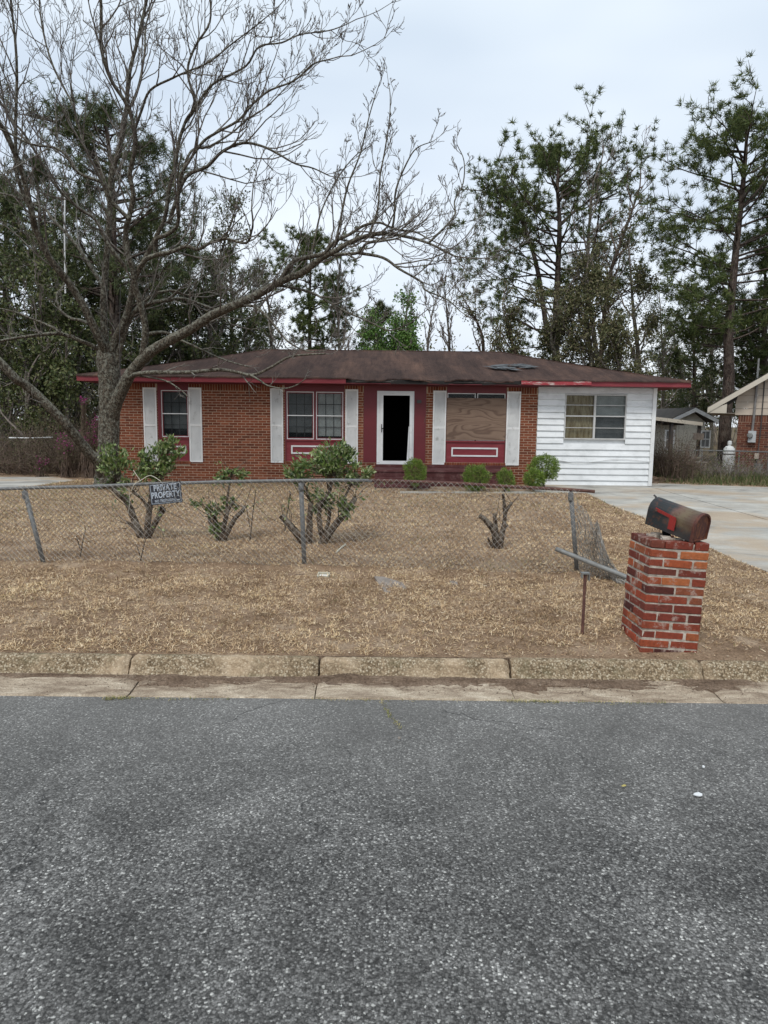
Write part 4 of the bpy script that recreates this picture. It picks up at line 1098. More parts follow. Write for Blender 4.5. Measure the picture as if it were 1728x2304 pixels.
for k in range(14):
    z = k * CJ; j = lambda s=.004: RNG.uniform(-s, s)
    fx = [fullx[RNG.integers(6)] for _ in range(4)]; fy = [fully[RNG.integers(6)] for _ in range(4)]
    if k % 2 == 0:
        L_ = [(fx[0], 0, 0), (fx[1], BW_ + .014, 0), (fx[2], 0, WT - BD_), (fx[3], BW_ + .014, WT - BD_), (fy[0], 0, BD_ + .007), (fy[1], WT - BD_, BD_ + .007)]
    else:
        L_ = [(fy[0], 0, 0), (fy[1], 0, BW_ + .014), (fy[2], WT - BD_, 0), (fy[3], WT - BD_, BW_ + .014), (fx[0], BD_ + .007, 0), (fx[1], BD_ + .007, WT - BD_)]
    if k == 13: L_ = [L_[0], L_[2], L_[4], L_[1]] + L_[5:]
    for (me, x, y) in L_:
        link('brick', me, pillar, loc=(x + j(), y + j(), z + j(.002)), rot=(0, 0, j(.012)))
mb = MB()
for k in range(13):
    mb.box(.005, WT - .005, .005, WT - .005, k * CJ - .002, k * CJ + CJ - .002 - .0005, .0025)
mb.box(.02, WT - .02, .02, WT - .02, 13 * CJ - .002, 13 * CJ + .04, .006)
mb.build('mortar', M['pmortar'], pillar)
mb = MB(); 
for k in range(9): 
    x, y, s_ = RNG.uniform(.08, .34), RNG.uniform(.1, .34), RNG.uniform(.015, .04); mb.box(x - s_, x + s_, y - s_, y + s_, 13 * CJ + .02, 13 * CJ + .05 + s_ * .7, .009)
tag(mb.build('mortar_lumps', M['pmortar'], pillar), kind='stuff')

mc = P(1524, 1170, 5.90)
mail = thing('mailbox', 'rusty arched mailbox tipped forward on top of the brick pillar', 'mailbox', mc)
mail.rotation_euler = (math.radians(4), .215, math.radians(-56))
LM, RM, SH = .455, .100, .130
def arch(r, sh, n=14):
    return [(-r, 0)] + [(-r * math.cos(t), sh + r * math.sin(t)) for t in np.linspace(0, math.pi, n)] + [(r, 0)]
def extr_x(prof, x0, x1, th, mat, name, parent, nseg=10, closed_back=True, closed_front=False):
    prof = np.array(prof); n = len(prof); xs = np.linspace(x0, x1, nseg); c0_ = np.array([0, .1])
    V = []
    for s_ in (0, 1):
        pr = prof if s_ == 0 else c0_ + (prof - c0_) * (1 - th / .09)
        for x in xs: V.append(np.stack([np.full(n, x), pr[:, 0], pr[:, 1]], -1))
    V = np.concatenate(V); V[:, 2] -= .10
    F_q = []
    for s_ in (0, 1):
        b0 = s_ * nseg * n
        for i_ in range(nseg - 1):
            for k_ in range(n):
                q_ = [b0 + i_ * n + k_, b0 + (i_ + 1) * n + k_, b0 + (i_ + 1) * n + (k_ + 1) % n, b0 + i_ * n + (k_ + 1) % n]
                F_q.append(q_ if s_ == 0 else q_[::-1])
    for k_ in range(n):
        a0 = (nseg - 1) * n; F_q.append([a0 + k_, a0 + nseg * n + k_, a0 + nseg * n + (k_ + 1) % n, a0 + (k_ + 1) % n])
    fl = [np.array(F_q)]
    if closed_back: fl += [np.array([list(range(n))])]
    if closed_front: fl += [np.array([list(range((nseg - 1) * n, nseg * n))[::-1]])]
    me = mesh_np(name, V, fl, mat, False)
    return link(name, me, parent)
extr_x(arch(RM, SH), -LM / 2, LM / 2, .003, M['mailbox'], 'box_body', mail)
extr_x(arch(RM + .004, SH + .001), LM / 2 - .02, LM / 2 + .006, .010, M['rust_door'], 'door_rim', mail, 2, False)
extr_x(arch(RM - .003, SH - .002), LM / 2 - .012, LM / 2 - .004, .004, M['rust_door'], 'door', mail, 2, True, True)
fl = MB()
fl.prism([(-.15, -RM - .004, .075), (-.15, -RM - .004, .048), (.05, -RM - .004, .026), (.05, -RM - .004, .052)], (0, -.006, 0))
fl.prism([(.0, -RM - .0105, .052), (.0, -RM - .0105, -.06), (.062, -RM - .0105, -.06), (.062, -RM - .0105, .045)], (0, -.005, 0))
fl.build('flag', M['flag'], mail)
MB().tube([(-.14, -RM + .002, .056), (-.14, -RM - .014, .056)], .012, 8).build('flag_pivot', M['rust'], mail)
sb = MB(); sb.box(-.13, .12, -.035, .035, -.125, -.102); sb.tube([(-.08, 0, -.12), (-.05, 0, -.22)], .035, 8); sb.build('bracket', M['dark'], mail)
lt = MB(); lt.tube([(-.235, 0, .10), (-.245, 0, .128), (-.265, 0, .135)], .009, 6); lt.build('latch', M['muntin'], mail)

# ================================================================== rusty stake
sg = G(1310, 1432, 0); stz = P(1317, 1291, sg.y)
stake = thing('rusty_stake', 'thin rusty steel stake with a grey bracket on top', 'stake', (sg.x, sg.y, 0))
tp_ = Vector((stz.x - sg.x, 0, stz.z))
st = MB(); w = .014
st.tube([(0, 0, -.05), (tp_.x, 0, tp_.z)], w, 6); st.build('shaft', M['rust'], stake)
bk = MB(); bk.box(tp_.x - .036, tp_.x + .036, -.03, .03, tp_.z, tp_.z + .012); bk.box(tp_.x + .028, tp_.x + .036, -.03, .03, tp_.z - .06, tp_.z); bk.box(tp_.x - .036, tp_.x - .028, -.03, .02, tp_.z - .035, tp_.z)
bk.build('bracket', M['galv_light'], stake)

# ================================================================== chain link fence
def FP(px, py, dy=0.0):
    Y = 9.0
    for _ in range(5):
        p = P(px, py, Y); Y = FENCE_Y(p.x) + dy
    return P(px, py, Y)
fence = thing('chain_link_fence', 'sagging chain link fence with leaning posts across the dry lawn', 'fence', (0, 0, 0))
railg = [(-75, 1103), (0, 1100), (90, 1097), (200, 1094.5), (330, 1089), (500, 1084), (677, 1081), (760, 1080.5), (838, 1081.5)]
railr = [(830, 1081), (930, 1083.5), (1040, 1088), (1150, 1095), (1285, 1102), (1338, 1106)]
rg = [FP(*p) for p in railg]; rr = [FP(*p) for p in railr]
MB().tube(rg, .0215, 10).build('top_rail', M['galv'], fence, smooth=True)
o = MB().tube(rr, .0205, 10).build('top_rail', M['rust'], fence, smooth=True); o['label'] = 'rusty length of top rail'
fps = [((55, 1106), (103, 1268), .029), ((677, 1088), (686, 1291), .029), ((1285, 1110), (1302, 1298), .028)]
for (t_, b2, r_) in fps:
    B = FP(*b2, .03); B.z = -.15; T = FP(*t_, .0); T = Vector((T.x, T.y + .01, T.z)); 
    m_ = MB(); m_.tube([B, T], r_, 12); m_.build('post', M['galv'], fence, smooth=True)
    m_ = MB(); m_.tube([T - Vector((0, 0, .10)), T - Vector((0, 0, .075)), T, T + Vector((0, 0, .016))], [r_ + .002, r_ + .006, r_ + .006, .018], 12); m_.tube([T + Vector((0, 0, .016)), T + Vector((0, 0, .05))], [.018, .008], 8)
    m_.build('post_cap', M['galv'], fence, smooth=True)
def rail_at(X):
    pts_ = rg[:-1] + rr[1:]
    for a_, b2 in zip(pts_[:-1], pts_[1:]):
        if a_.x <= X <= b2.x:
            t_ = (X - a_.x) / (b2.x - a_.x); return a_ + (b2 - a_) * t_
    return pts_[0] if X < pts_[0].x else pts_[-1]
def wires(S, nu, nv, rad, mat, name, parent, du=1.0, jitter=0.0, nside=3, skip=0.0):
    V, Q, base = [], [], 0
    for k in range(nu):
        path = []
        for j in range(nv + 1):
            ph = (k + j) % 2
            p = S((k + ph) / nu, j / nv)
            if p is None: continue
            p = Vector(p) + Vector(RNG.uniform(-jitter, jitter, 3)); path.append(p)
        if len(path) < 2 or RNG.uniform() < skip: continue
        v_, q_ = tube_arr(path, rad, nside); V.append(v_); Q.append(q_ + base); base += len(v_)
    return link(name, mesh_np(name, np.vstack(V), np.vstack(Q), mat), parent)
fx0, fxE = rg[0].x, FP(1300, 1150).x
lenF = fxE - fx0
def Smain(u_, v_):
    X = fx0 + lenF * u_; r_ = rail_at(X)
    zt = r_.z + .028 - .02 * (math.sin(X * 2.1) ** 2)
    zb = float(.045 + .02 * math.sin(X * 3))
    z = zt + (zb - zt) * v_
    lean = .05 * math.sin(X * 1.3 + 1) * math.sin(v_ * 2.6) - .02
    return (X + .04 * math.sin(v_ * 3 + X) * v_, r_.y - .03 + lean, z)
wires(Smain, int(lenF / .037), 28, .0031, M['wire'], 'chain_mesh', fence, jitter=.003)
# crumpled end of the mesh
E0 = FP(1296, 1128); 
topc = [(1296, 1128), (1318, 1150), (1336, 1182), (1343, 1170), (1352, 1210), (1366, 1255), (1388, 1285), (1412, 1318)]
botc = [(1299, 1292), (1318, 1296), (1332, 1300), (1350, 1306), (1368, 1314), (1384, 1320), (1398, 1326), (1416, 1330)]
def interp(c, u_):
    k = min(int(u_ * (len(c) - 1)), len(c) - 2); t_ = u_ * (len(c) - 1) - k
    return c[k][0] + (c[k + 1][0] - c[k][0]) * t_, c[k][1] + (c[k + 1][1] - c[k][1]) * t_
def Scr(layer):
    def S(u_, v_):
        u_ = min(u_, 1); a_ = interp(topc, u_); b2 = interp(botc, u_)
        py = a_[1] + (b2[1] - a_[1]) * v_; px = a_[0] + (b2[0] - a_[0]) * v_
        dy = -.05 - u_ * .45 + .09 * math.sin(u_ * 17 + v_ * 4 + layer * 2) + layer * .06
        p = FP(px + 2.5 * math.sin(v_ * 9 + layer), py, dy)
        if p.z < .02: p.z = .02 + RNG.uniform(0, .03)
        return p
    return S
for ly in (0, 1, 2):
    wires(Scr(ly), 26 + 4 * ly, 20, .0038, M['wire'], 'crumpled_mesh', fence, jitter=.012)
pa, pb = FP(1251, 1235, -.06), FP(1416, 1301, -.55)
lp_ = thing('loose_pipe', 'grey galvanised pipe lying against the end post of the broken fence', 'pipe', pa)
m_ = MB(); dv = pb - pa; n_ = 14
pp_ = [dv * t_ for t_ in np.linspace(0, 1, 8)]
v_, q_ = tube_arr(pp_, .029, n_); v2_, q2_ = tube_arr(pp_, .025, n_)
m_.add(v_, q_); m_.add(v2_, q2_[:, ::-1])
m_.f[4].append(np.array([[k, (k + 1) % n_, len(v_) + (k + 1) % n_, len(v_) + k] for k in range(n_)]))
m_.build('pipe_body', M['galv_light'], lp_, smooth=True)

# warning sign hung on the rail
sc_ = FP(373, 1110, -.05)
sign = thing('warning_sign', 'black private property sign hanging from the fence rail', 'sign', sc_)
sign.rotation_euler = (math.radians(-6), math.radians(-6.5), 0)
SW, SHt = .405, .268
MB().box(-SW / 2, SW / 2, -.002, .002, -SHt / 2, SHt / 2).build('board', M['sign_black'], sign)
m_ = MB(); i_ = .013; w_ = .005
m_.box(-SW / 2 + i_, SW / 2 - i_, -.0045, -.0022, SHt / 2 - i_ - w_, SHt / 2 - i_); m_.box(-SW / 2 + i_, SW / 2 - i_, -.0045, -.0022, -SHt / 2 + i_, -SHt / 2 + i_ + w_)
m_.box(-SW / 2 + i_, -SW / 2 + i_ + w_, -.0045, -.0022, -SHt / 2 + i_ + w_, SHt / 2 - i_ - w_); m_.box(SW / 2 - i_ - w_, SW / 2 - i_, -.0045, -.0022, -SHt / 2 + i_ + w_, SHt / 2 - i_ - w_)
m_.build('border', M['sign_grey'], sign)
def text_mesh(body, w, h, x, z, y, mat, parent, name='lettering', off=.012):
    cu = bpy.data.curves.new('txt', 'FONT'); cu.body = body; cu.size = 1.0; cu.align_x = 'CENTER'; cu.offset = off; cu.extrude = .01; cu.space_character = 1.05
    ob = bpy.data.objects.new('txt', cu); col.objects.link(ob)
    bpy.context.view_layer.update()
    dg = bpy.context.evaluated_depsgraph_get(); me = bpy.data.meshes.new_from_object(ob.evaluated_get(dg))
    bpy.data.objects.remove(ob)
    co = np.empty(len(me.vertices) * 3, dtype=np.float32); me.vertices.foreach_get('co', co); co = co.reshape(-1, 3)
    mn, mx = co.min(0), co.max(0)
    o2 = np.empty_like(co)
    o2[:, 0] = (co[:, 0] - (mn[0] + mx[0]) / 2) / (mx[0] - mn[0]) * w + x
    o2[:, 2] = (co[:, 1] - (mn[1] + mx[1]) / 2) / (mx[1] - mn[1]) * h + z
    o2[:, 1] = y - (co[:, 2] / .02) * .002
    me.vertices.foreach_set('co', o2.ravel()); me.update(); me.materials.clear(); me.materials.append(mat)
    return link(name, me, parent)
text_mesh('PRIVATE', .29, .078, 0, .078, -.0035, M['sign_grey'], sign, off=.028)
text_mesh('PROPERTY', .362, .080, 0, -.012, -.0035, M['sign_grey'], sign, off=.028)
text_mesh('NO TRESPASSING', .27, .034, -.01, -.088, -.0035, M['sign_grey'], sign, off=.02)
MB().box(.132, .17, -.0045, -.0022, -.104, -.088).build('sticker', M['sign_grey'], sign)
for sx_ in (-1, 1):
    MB().tube([(sx_ * .18, -.002, SHt / 2 - .01), (sx_ * .18, .01, SHt / 2 + .03), (sx_ * .18, .06, SHt / 2 + .03)], .002, 4).build('wire_tie', M['wire'], sign)

# debris on the lawn
g_ = G(728, 1298, .02)
o = thing('white_tub', 'small empty white plastic tub on the dry lawn by the middle post', 'tub', g_); o.rotation_euler = (.35, .0, -.15)
m_ = MB(); m_.box(-.07, .07, -.045, .045, 0, .006); m_.box(-.07, -.062, -.045, .045, .006, .04); m_.box(.062, .07, -.045, .045, .006, .04); m_.box(-.062, .062, -.045, -.037, .006, .04); m_.box(-.062, .062, .037, .045, .006, .04)
m_.build('tub_body', M['pale'], o); MB().box(-.052, .052, -.028, .028, .008, .016).build('tub_insert', M['white'], o)
def slab(pxs, th, name, label, cat, mat, lift=.01, tilt=0.0):
    pts_ = [G(x, y, lift) for x, y in pxs]; c_ = sum(pts_, Vector()) / len(pts_)
    o = MB().prism([tuple(p - c_ + Vector((0, 0, tilt * (p.y - c_.y)))) for p in pts_], (0, 0, th)).build(name, mat); o.location = c_; return tag(o, label, cat)
slab([(842, 1310), (862, 1311), (905, 1320), (926, 1342), (905, 1347), (870, 1343)], .035, 'broken_slab', 'flat broken grey concrete slab half buried in the dead grass', 'slab', M['stone'], .0, .10)
slab([(1012, 1311), (1027, 1309), (1034, 1330), (1020, 1332)], .02, 'slab_chip', 'small pale concrete chip right of the broken slab', 'chip', M['stone'])
for (pts_, lab, nm, r_, mt) in [([(757, 1243), (768, 1232), (777, 1225)], 'pale split stick standing beside the middle shrub', 'stick', .014, M['pale']),
                        ([(95, 1213), (130, 1209)], 'thin dark stick lying on the grass behind the left fence post', 'stick', .008, M['brown_twig']),
                        ([(600, 1291), (660, 1293), (775, 1291)], 'long dark stick along the foot of the fence', 'stick', .008, M['brown_twig']),
                        ([(1065, 1317), (1095, 1319)], 'pale straight stick on the lawn right of the concrete chip', 'stick', .01, M['pale']),
                        ([(388, 1512 + 0), (402, 1512)], None, None, 0, None)]:
    if nm is None: continue
    pp_ = [G(x, y, .02) for x, y in pts_]; c_ = pp_[0].copy()
    o = MB().tube([p - c_ for p in pp_], r_, 6).build(nm, mt); o.location = c_; tag(o, lab, 'stick')
gt = [G(642, 1500, -.10), G(660, 1506, -.10), G(670, 1519, -.12), G(668, 1535, -.12)]
gt = [p + Vector((0, 0, .02 * math.sin(i_ + 1))) for i_, p in enumerate(gt)]; c_ = gt[0].copy()
o = MB().tube([p - c_ for p in gt], .004, 5).build('root_strand', M['pale']); o.location = c_; tag(o, 'curled pale root hanging into the gutter silt', 'root')
gt = [G(733, 1536, -.12), G(768, 1541, -.12)]; c_ = gt[0].copy()
o = MB().tube([p - c_ for p in gt], .006, 5).build('twig', M['brown_twig']); o.location = c_; tag(o, 'short dark twig lying in the gutter by the kerb joint', 'twig')
# ================================================================== trees
class Tubes:
    """many tapered tubes gathered into one mesh"""
    def __init__(s): s.V = []; s.Q = []; s.n = 0
    def add(s, path, rad, n, wob=0.0):
        v, q = tube_arr(path, rad, n, wob); s.V.append(v); s.Q.append(q + s.n); s.n += len(v)
    def build(s, name, mat, parent=None, smooth=True, kind=None):
        o = link(name, mesh_np(name, np.vstack(s.V), np.vstack(s.Q), mat, smooth), parent)
        if kind: o['kind'] = kind
        return o
def unit(v): return v / (np.linalg.norm(v) + 1e-9)
class Grower:
    def __init__(s, rng, minr=.006, up=.12, wander=.22, spread=.9, nlev=4, space=.30, lenf=.62, kids=(3, 6), seg=5, out=None, straight=.0, tips=None):
        s.__dict__.update(locals()); s.rng = rng; s.tips = [] if tips is None else tips
    def branch(s, p, d, L, r, lev):
        rng = s.rng; nseg = s.seg if lev < 3 else 4 if lev < 4 else 3
        pts = [p]; dd = unit(d)
        for k in range(nseg):
            dd = unit(dd + rng.normal(0, s.wander, 3) * (1 + .2 * lev) * .5 + np.array([0, 0, s.up]))
            p = p + dd * L / nseg; pts.append(p)
        rr = np.linspace(r, max(r * .45, s.minr * .8), nseg + 1)
        s.out.add(pts, rr, 5 if lev <= 1 else 3)
        s.tips.append((pts[-1], dd, lev))
        if lev >= s.nlev: return
        nk = rng.integers(*s.kids)
        for k in range(nk):
            t = rng.uniform(.25, 1.0) * nseg; i = min(int(t), nseg - 1); f = t - i
            q = pts[i] * (1 - f) + pts[i + 1] * f; base = unit(pts[i + 1] - pts[i])
            s.kid(q, base, L * s.lenf * rng.uniform(.6, 1.15) * (1.15 - .4 * t / nseg), rr[i] * .68, lev + 1)
    def kid(s, q, base, L, r, lev):
        rng = s.rng
        side = unit(np.cross(base, rng.normal(0, 1, 3)))
        d = unit(base * (1 - .35 * s.spread) + side * s.spread * rng.uniform(.5, 1.0))
        s.branch(q, d, L, max(r, s.minr), lev)
    def along(s, pts, rad, L, r, lev=1, f0=.15, space=None):
        """side branches along a limb given as points"""
        pts = np.asarray([tuple(p) for p in pts]); seg = np.linalg.norm(np.diff(pts, axis=0), axis=1); tot = seg.sum()
        n = max(1, int(tot / (space or s.space))); cum = np.concatenate([[0], np.cumsum(seg)])
        for k in range(n):
            t = (f0 + (1 - f0) * (k + s.rng.uniform(0, 1)) / n) * tot; i = min(np.searchsorted(cum, t) - 1, len(seg) - 1); i = max(i, 0); f = (t - cum[i]) / seg[i]
            q = pts[i] * (1 - f) + pts[i + 1] * f; fr = t / tot
            rr = rad[i] * (1 - f) + rad[i + 1] * f
            s.kid(q, unit(pts[i + 1] - pts[i]), L * (1.1 - .5 * fr) * s.rng.uniform(.45, 1.1), min(r, rr * .6), lev)
def smooth_path(pts, k=3):
    """Catmull-Rom"""
    p = np.asarray([tuple(q) for q in pts], float); out = []
    P0 = np.vstack([2 * p[0] - p[1], p, 2 * p[-1] - p[-2]])
    for i in range(1, len(P0) - 2):
        for t in np.linspace(0, 1, k, endpoint=False):
            a, b, c, d = P0[i - 1], P0[i], P0[i + 1], P0[i + 2]
            out.append(.5 * ((2 * b) + (c - a) * t + (2 * a - 5 * b + 4 * c - d) * t * t + (3 * b - a - 3 * c + d) * t ** 3))
    out.append(p[-1]); return np.array(out)

# ---------------- the big bare tree in front of the house's left end
TY = 19.0
rt = np.random.default_rng(5)
big = thing('bare_tree', 'big bare grey tree with lichened bark forking low before the house', 'tree', (P(235, 1080, TY).x, TY, 0))
TL = big.location.copy()
def limb(pxs, r0, r1, y0=TY, y1=TY, n=8, k=4, pw=1.0):
    """limb through picture points, each at its own distance"""
    m_ = len(pxs); pts = [P(x, y, y0 + (y1 - y0) * (i / (m_ - 1))) - TL for i, (x, y) in enumerate(pxs)]
    sp = smooth_path(pts, k); t = np.linspace(0, 1, len(sp)) ** pw
    sc_ = TY / FPX
    return sp, (r0 + (r1 - r0) * t) * sc_
trunk_pts = [(246, 1090), (243, 1040), (245, 990), (246, 939), (246, 890), (244, 838), (240, 800), (238, 775)]
sp = smooth_path([P(x, y, TY) - TL for x, y in trunk_pts], 6)
tr = np.interp(np.linspace(0, 1, len(sp)), [0, .08, .2, .5, .8, 1], [36, 27, 22.5, 22, 23, 18]) * TY / FPX
T = Tubes(); T.add(sp, tr, 18, .07)
LB = {
 'A': ([(240, 806), (233, 780), (216, 746), (189, 689), (159, 642), (135, 611), (108, 574), (81, 517), (72, 480), (50, 388), (30, 337), (5, 285), (-30, 240), (-80, 160)], 14, 4, TY, TY - 3.0),
 'B': ([(240, 810), (236, 760), (233, 700), (235, 640), (240, 570), (246, 500), (250, 400), (270, 330), (283, 260), (290, 170), (310, 90), (330, 0), (345, -70)], 13, 3, TY, TY - .5),
 'C': ([(248, 800), (258, 768), (272, 740), (287, 702), (295, 668), (300, 640)], 12, 8, TY, TY - .4),
 'D': ([(318, 815), (324, 780), (327, 736), (317, 689), (304, 645), (300, 611), (287, 567), (283, 517), (290, 490), (300, 440), (292, 390), (304, 337), (302, 290), (285, 235), (250, 180), (228, 110), (228, 40), (225, -40)], 11, 3, TY - .6, TY - 3),
 'E': ([(250, 950), (262, 905), (285, 855), (311, 820), (337, 793), (381, 766), (425, 743), (472, 712), (506, 696), (572, 667), (637, 631), (681, 613), (724, 580), (753, 566), (782, 548), (825, 531), (869, 526), (916, 533), (966, 548), (1024, 577)], 18, 2, TY, TY - 3.5),
 'E2': ([(630, 634), (645, 609), (663, 587), (703, 577), (731, 569), (753, 544), (789, 526), (818, 508), (854, 501), (887, 515), (934, 522), (963, 537)], 6.5, 1.6, TY - 1.8, TY - 3.2),
 'E3': ([(731, 573), (770, 572), (807, 568), (825, 548), (862, 542), (891, 537), (916, 526)], 5, 1.4, TY - 2.2, TY - 4),
 'E4': ([(807, 569), (862, 580), (898, 605), (948, 634), (956, 652), (1006, 674), (1035, 700)], 4, 1.2, TY - 2.5, TY - 4.5),
 'E5': ([(620, 640), (645, 645), (695, 656), (731, 674), (775, 700), (818, 718), (862, 739), (883, 743), (927, 725), (945, 710)], 4.2, 1.2, TY - 1.6, TY - 2.4),
 'E6': ([(506, 696), (540, 688), (572, 690), (600, 712), (625, 742), (650, 770), (690, 790), (730, 790)], 5, 1.2, TY - 1.3, TY - 2.8),
 'S1': ([(753, 556), (765, 500), (782, 420), (811, 344), (833, 253), (855, 184)], 3.2, .9, TY - 2.4, TY - 2.8),
 'S2': ([(830, 529), (850, 470), (855, 398), (865, 344), (876, 271), (878, 217), (874, 188)], 3.0, .9, TY - 2.8, TY - 2.2),
 'S3': ([(880, 527), (887, 488), (891, 427), (916, 365), (938, 333), (974, 318)], 3.0, .9, TY - 3, TY - 3.4),
 'S4': ([(966, 545), (1006, 506), (1024, 481), (1023, 452), (1042, 412), (1044, 362), (1028, 325)], 2.6, .9, TY - 3.3, TY - 3.0),
 'S5': ([(700, 580), (712, 520), (725, 470), (760, 400), (800, 350), (830, 330)], 2.8, .9, TY - 2, TY - 1.6),
 'F': ([(262, 880), (290, 850), (316, 840), (366, 838), (425, 838), (493, 832), (535, 838), (569, 844), (607, 828), (649, 804), (691, 798), (733, 796)], 7, 2, TY - .3, TY - 2.2),
 'F2': ([(560, 842), (585, 856), (603, 868), (640, 874), (668, 866), (690, 850)], 3, 1, TY - 1.6, TY - 2.2),
 'F3': ([(316, 846), (370, 856), (402, 874), (424, 893)], 3, 1, TY - .4, TY - 1.5),
 'G': ([(262, 900), (263, 820), (273, 770), (287, 729), (304, 699), (337, 682), (381, 675), (412, 672), (449, 684), (490, 700), (520, 730)], 10, 2, TY + .1, TY - .6),
 'G2': ([(304, 699), (322, 680), (352, 660), (390, 654), (420, 664), (455, 660), (500, 650)], 6, 1.6, TY, TY + 1.2),
 'G3': ([(330, 752), (372, 748), (412, 768), (450, 785), (500, 808), (560, 826)], 5, 1.5, TY - .3, TY - .9),
 'H': ([(232, 795), (212, 780), (182, 767), (145, 753), (111, 751), (68, 756), (20, 763), (-30, 775)], 6.5, 3, TY, TY - 1.5),
 'H2': ([(145, 753), (111, 733), (68, 716), (34, 702), (-20, 690)], 3.5, 1.5, TY - .9, TY - .2),
 'I': ([(200, 728), (180, 720), (159, 716), (135, 696), (128, 662), (142, 645), (150, 610), (140, 560)], 5, 1.6, TY - .3, TY + .8),
 'J': ([(236, 1080), (228, 1058), (220, 1038), (199, 1018), (181, 995), (163, 973), (145, 951), (117, 922), (81, 886), (54, 864), (36, 853), (0, 815), (-40, 780), (-90, 700), (-130, 600)], 15, 9, TY - .15, TY - 2.6),
 'K': ([(304, 625), (324, 588), (351, 574), (385, 567), (418, 554), (445, 561), (472, 547), (506, 537), (553, 547), (566, 520), (569, 500), (566, 470)], 6.5, 1.8, TY - 1.2, TY - 2.6),
 'K2': ([(351, 574), (351, 540), (371, 530), (395, 513), (402, 490), (400, 470), (405, 405), (420, 371), (456, 320), (490, 297), (536, 271), (572, 231), (608, 203), (663, 181), (703, 145), (739, 134)], 6, 1.5, TY - 1.4, TY - 3.4),
 'L': ([(300, 630), (330, 575), (352, 530), (371, 490), (381, 422), (395, 371), (402, 321), (419, 270), (439, 236), (422, 162), (439, 105), (472, 50), (472, -20)], 7.5, 2, TY - .5, TY - 1.8),
 'N': ([(419, 270), (440, 240), (472, 196), (500, 177), (554, 148), (583, 105), (634, 96), (674, 78), (739, 69), (777, 56)], 4, 1.2, TY - 1.2, TY - 2.5),
 'P': ([(380, 505), (392, 465), (419, 398), (466, 375), (500, 341), (547, 322), (590, 329), (627, 347), (666, 369), (703, 378), (742, 396)], 6, 1.4, TY - .8, TY - 1.6),
 'R': ([(304, 290), (318, 250), (338, 203), (388, 176), (419, 162), (470, 140), (520, 100), (560, 70), (610, 30)], 3.6, 1.2, TY - 2, TY - 3),
 'T': ([(290, 492), (250, 452), (230, 412), (176, 388), (135, 337), (68, 324), (0, 290), (-60, 280)], 5, 1.6, TY - 1.8, TY - 3),
 'U': ([(280, 600), (267, 581), (240, 545), (216, 496), (179, 469), (145, 439), (111, 398), (81, 344), (51, 297), (17, 257), (0, 182), (-20, 90)], 6, 2, TY - .5, TY - 1.4),
 'V': ([(236, 660), (230, 642), (203, 598), (176, 557), (142, 517), (115, 490), (101, 470), (50, 449), (0, 435), (-60, 440)], 6.5, 2, TY, TY + 1.4),
 'W': ([(250, 470), (225, 400), (190, 330), (165, 240), (120, 150), (95, 60), (85, -40)], 4.5, 2, TY - .2, TY + .6),
 'X': ([(72, 480), (40, 400), (35, 300), (38, 180), (35, 100), (24, 0), (20, -50)], 4.5, 2, TY - 1.8, TY - 2.6),
 'Y': ([(281, 262), (310, 200), (325, 120), (330, 50), (360, -30)], 3.5, 1.6, TY - .4, TY + .6),
 'Z': ([(405, 405), (430, 340), (470, 330), (520, 300), (555, 270), (600, 240), (650, 190), (690, 150)], 3.6, 1.1, TY - 1.9, TY - .6),
}
limb_data = []
for k_, (pxs, r0, r1, y0, y1) in LB.items():
    sp, rr_ = limb(pxs, r0 * (.74 if k_ in 'ABDLUW' else .84), r1 * .8, y0, y1, pw=.8)
    limb_data.append((k_, sp, rr_))
    if k_ in 'JE' :
        t2 = Tubes(); t2.add(sp, rr_, 12, .06); t2.build('limb', M['bark'], big)
    else:
        (T if k_ in 'ABC' else T).add(sp, rr_, 9 if r0 > 6 else 6, .05)
T.build('trunk', M['bark'], big)
TW = Tubes(); tw = Grower(rt, minr=.0062, up=.16, wander=.24, spread=.80, nlev=4, space=.34, lenf=.66, kids=(2, 4), seg=5, out=TW)
for k_, sp, rr_ in limb_data:
    low = k_ in ('F', 'F2', 'F3', 'G3', 'H', 'H2', 'J', 'C', 'I')
    L_ = {'F': .9, 'F2': .5, 'F3': .45, 'G3': .7, 'H': .8, 'H2': .8, 'J': .8, 'C': .7, 'I': .8, 'E6': 1.0, 'E5': 1.1, 'S1': .7, 'S2': .6, 'S3': .75, 'S4': .7, 'S5': .8, 'N': 1.5, 'Z': 1.2, 'R': 1.5}.get(k_, 2.1)
    sp_ = {'F': .8, 'J': 1.3, 'F2': .5, 'F3': .5, 'G3': .7, 'C': 1.0}.get(k_, .40)
    tw.up = .05 if low else .17
    tw.nlev = 3 if low else 4
    tw.along(sp, rr_, L_, .022, 1 if not low else 2, .32 if k_ in 'ABEJ' else .22, sp_)
    if not low:
        d_ = unit(sp[-1] - sp[-4]); tw.branch(sp[-1], d_, .35 if k_ in ('S1', 'S2', 'S3', 'S4', 'S5') else 1.3, rr_[-1] * .9, 2 if k_[0] == 'S' else 1)
TW.build('crown', M['twig'], big)
co_ = MB().tube([P(271, 640, TY - .5) - TL, P(269, 760, TY - .45) - TL, P(271, 860, TY - .45) - TL], .008, 5).build('hanging_cable', M['muntin'], None); co_.location = TL; tag(co_, 'dark cable hanging down in front of the big bare trunk', 'cable')
po = MB().tube([P(146, 441, TY + 2), P(145, 520, TY + 2), P(147, 660, TY + 2)], .022, 6).build('pale_pole', M['white']); tag(po, 'thin pale pole standing among the pines at left', 'pole')

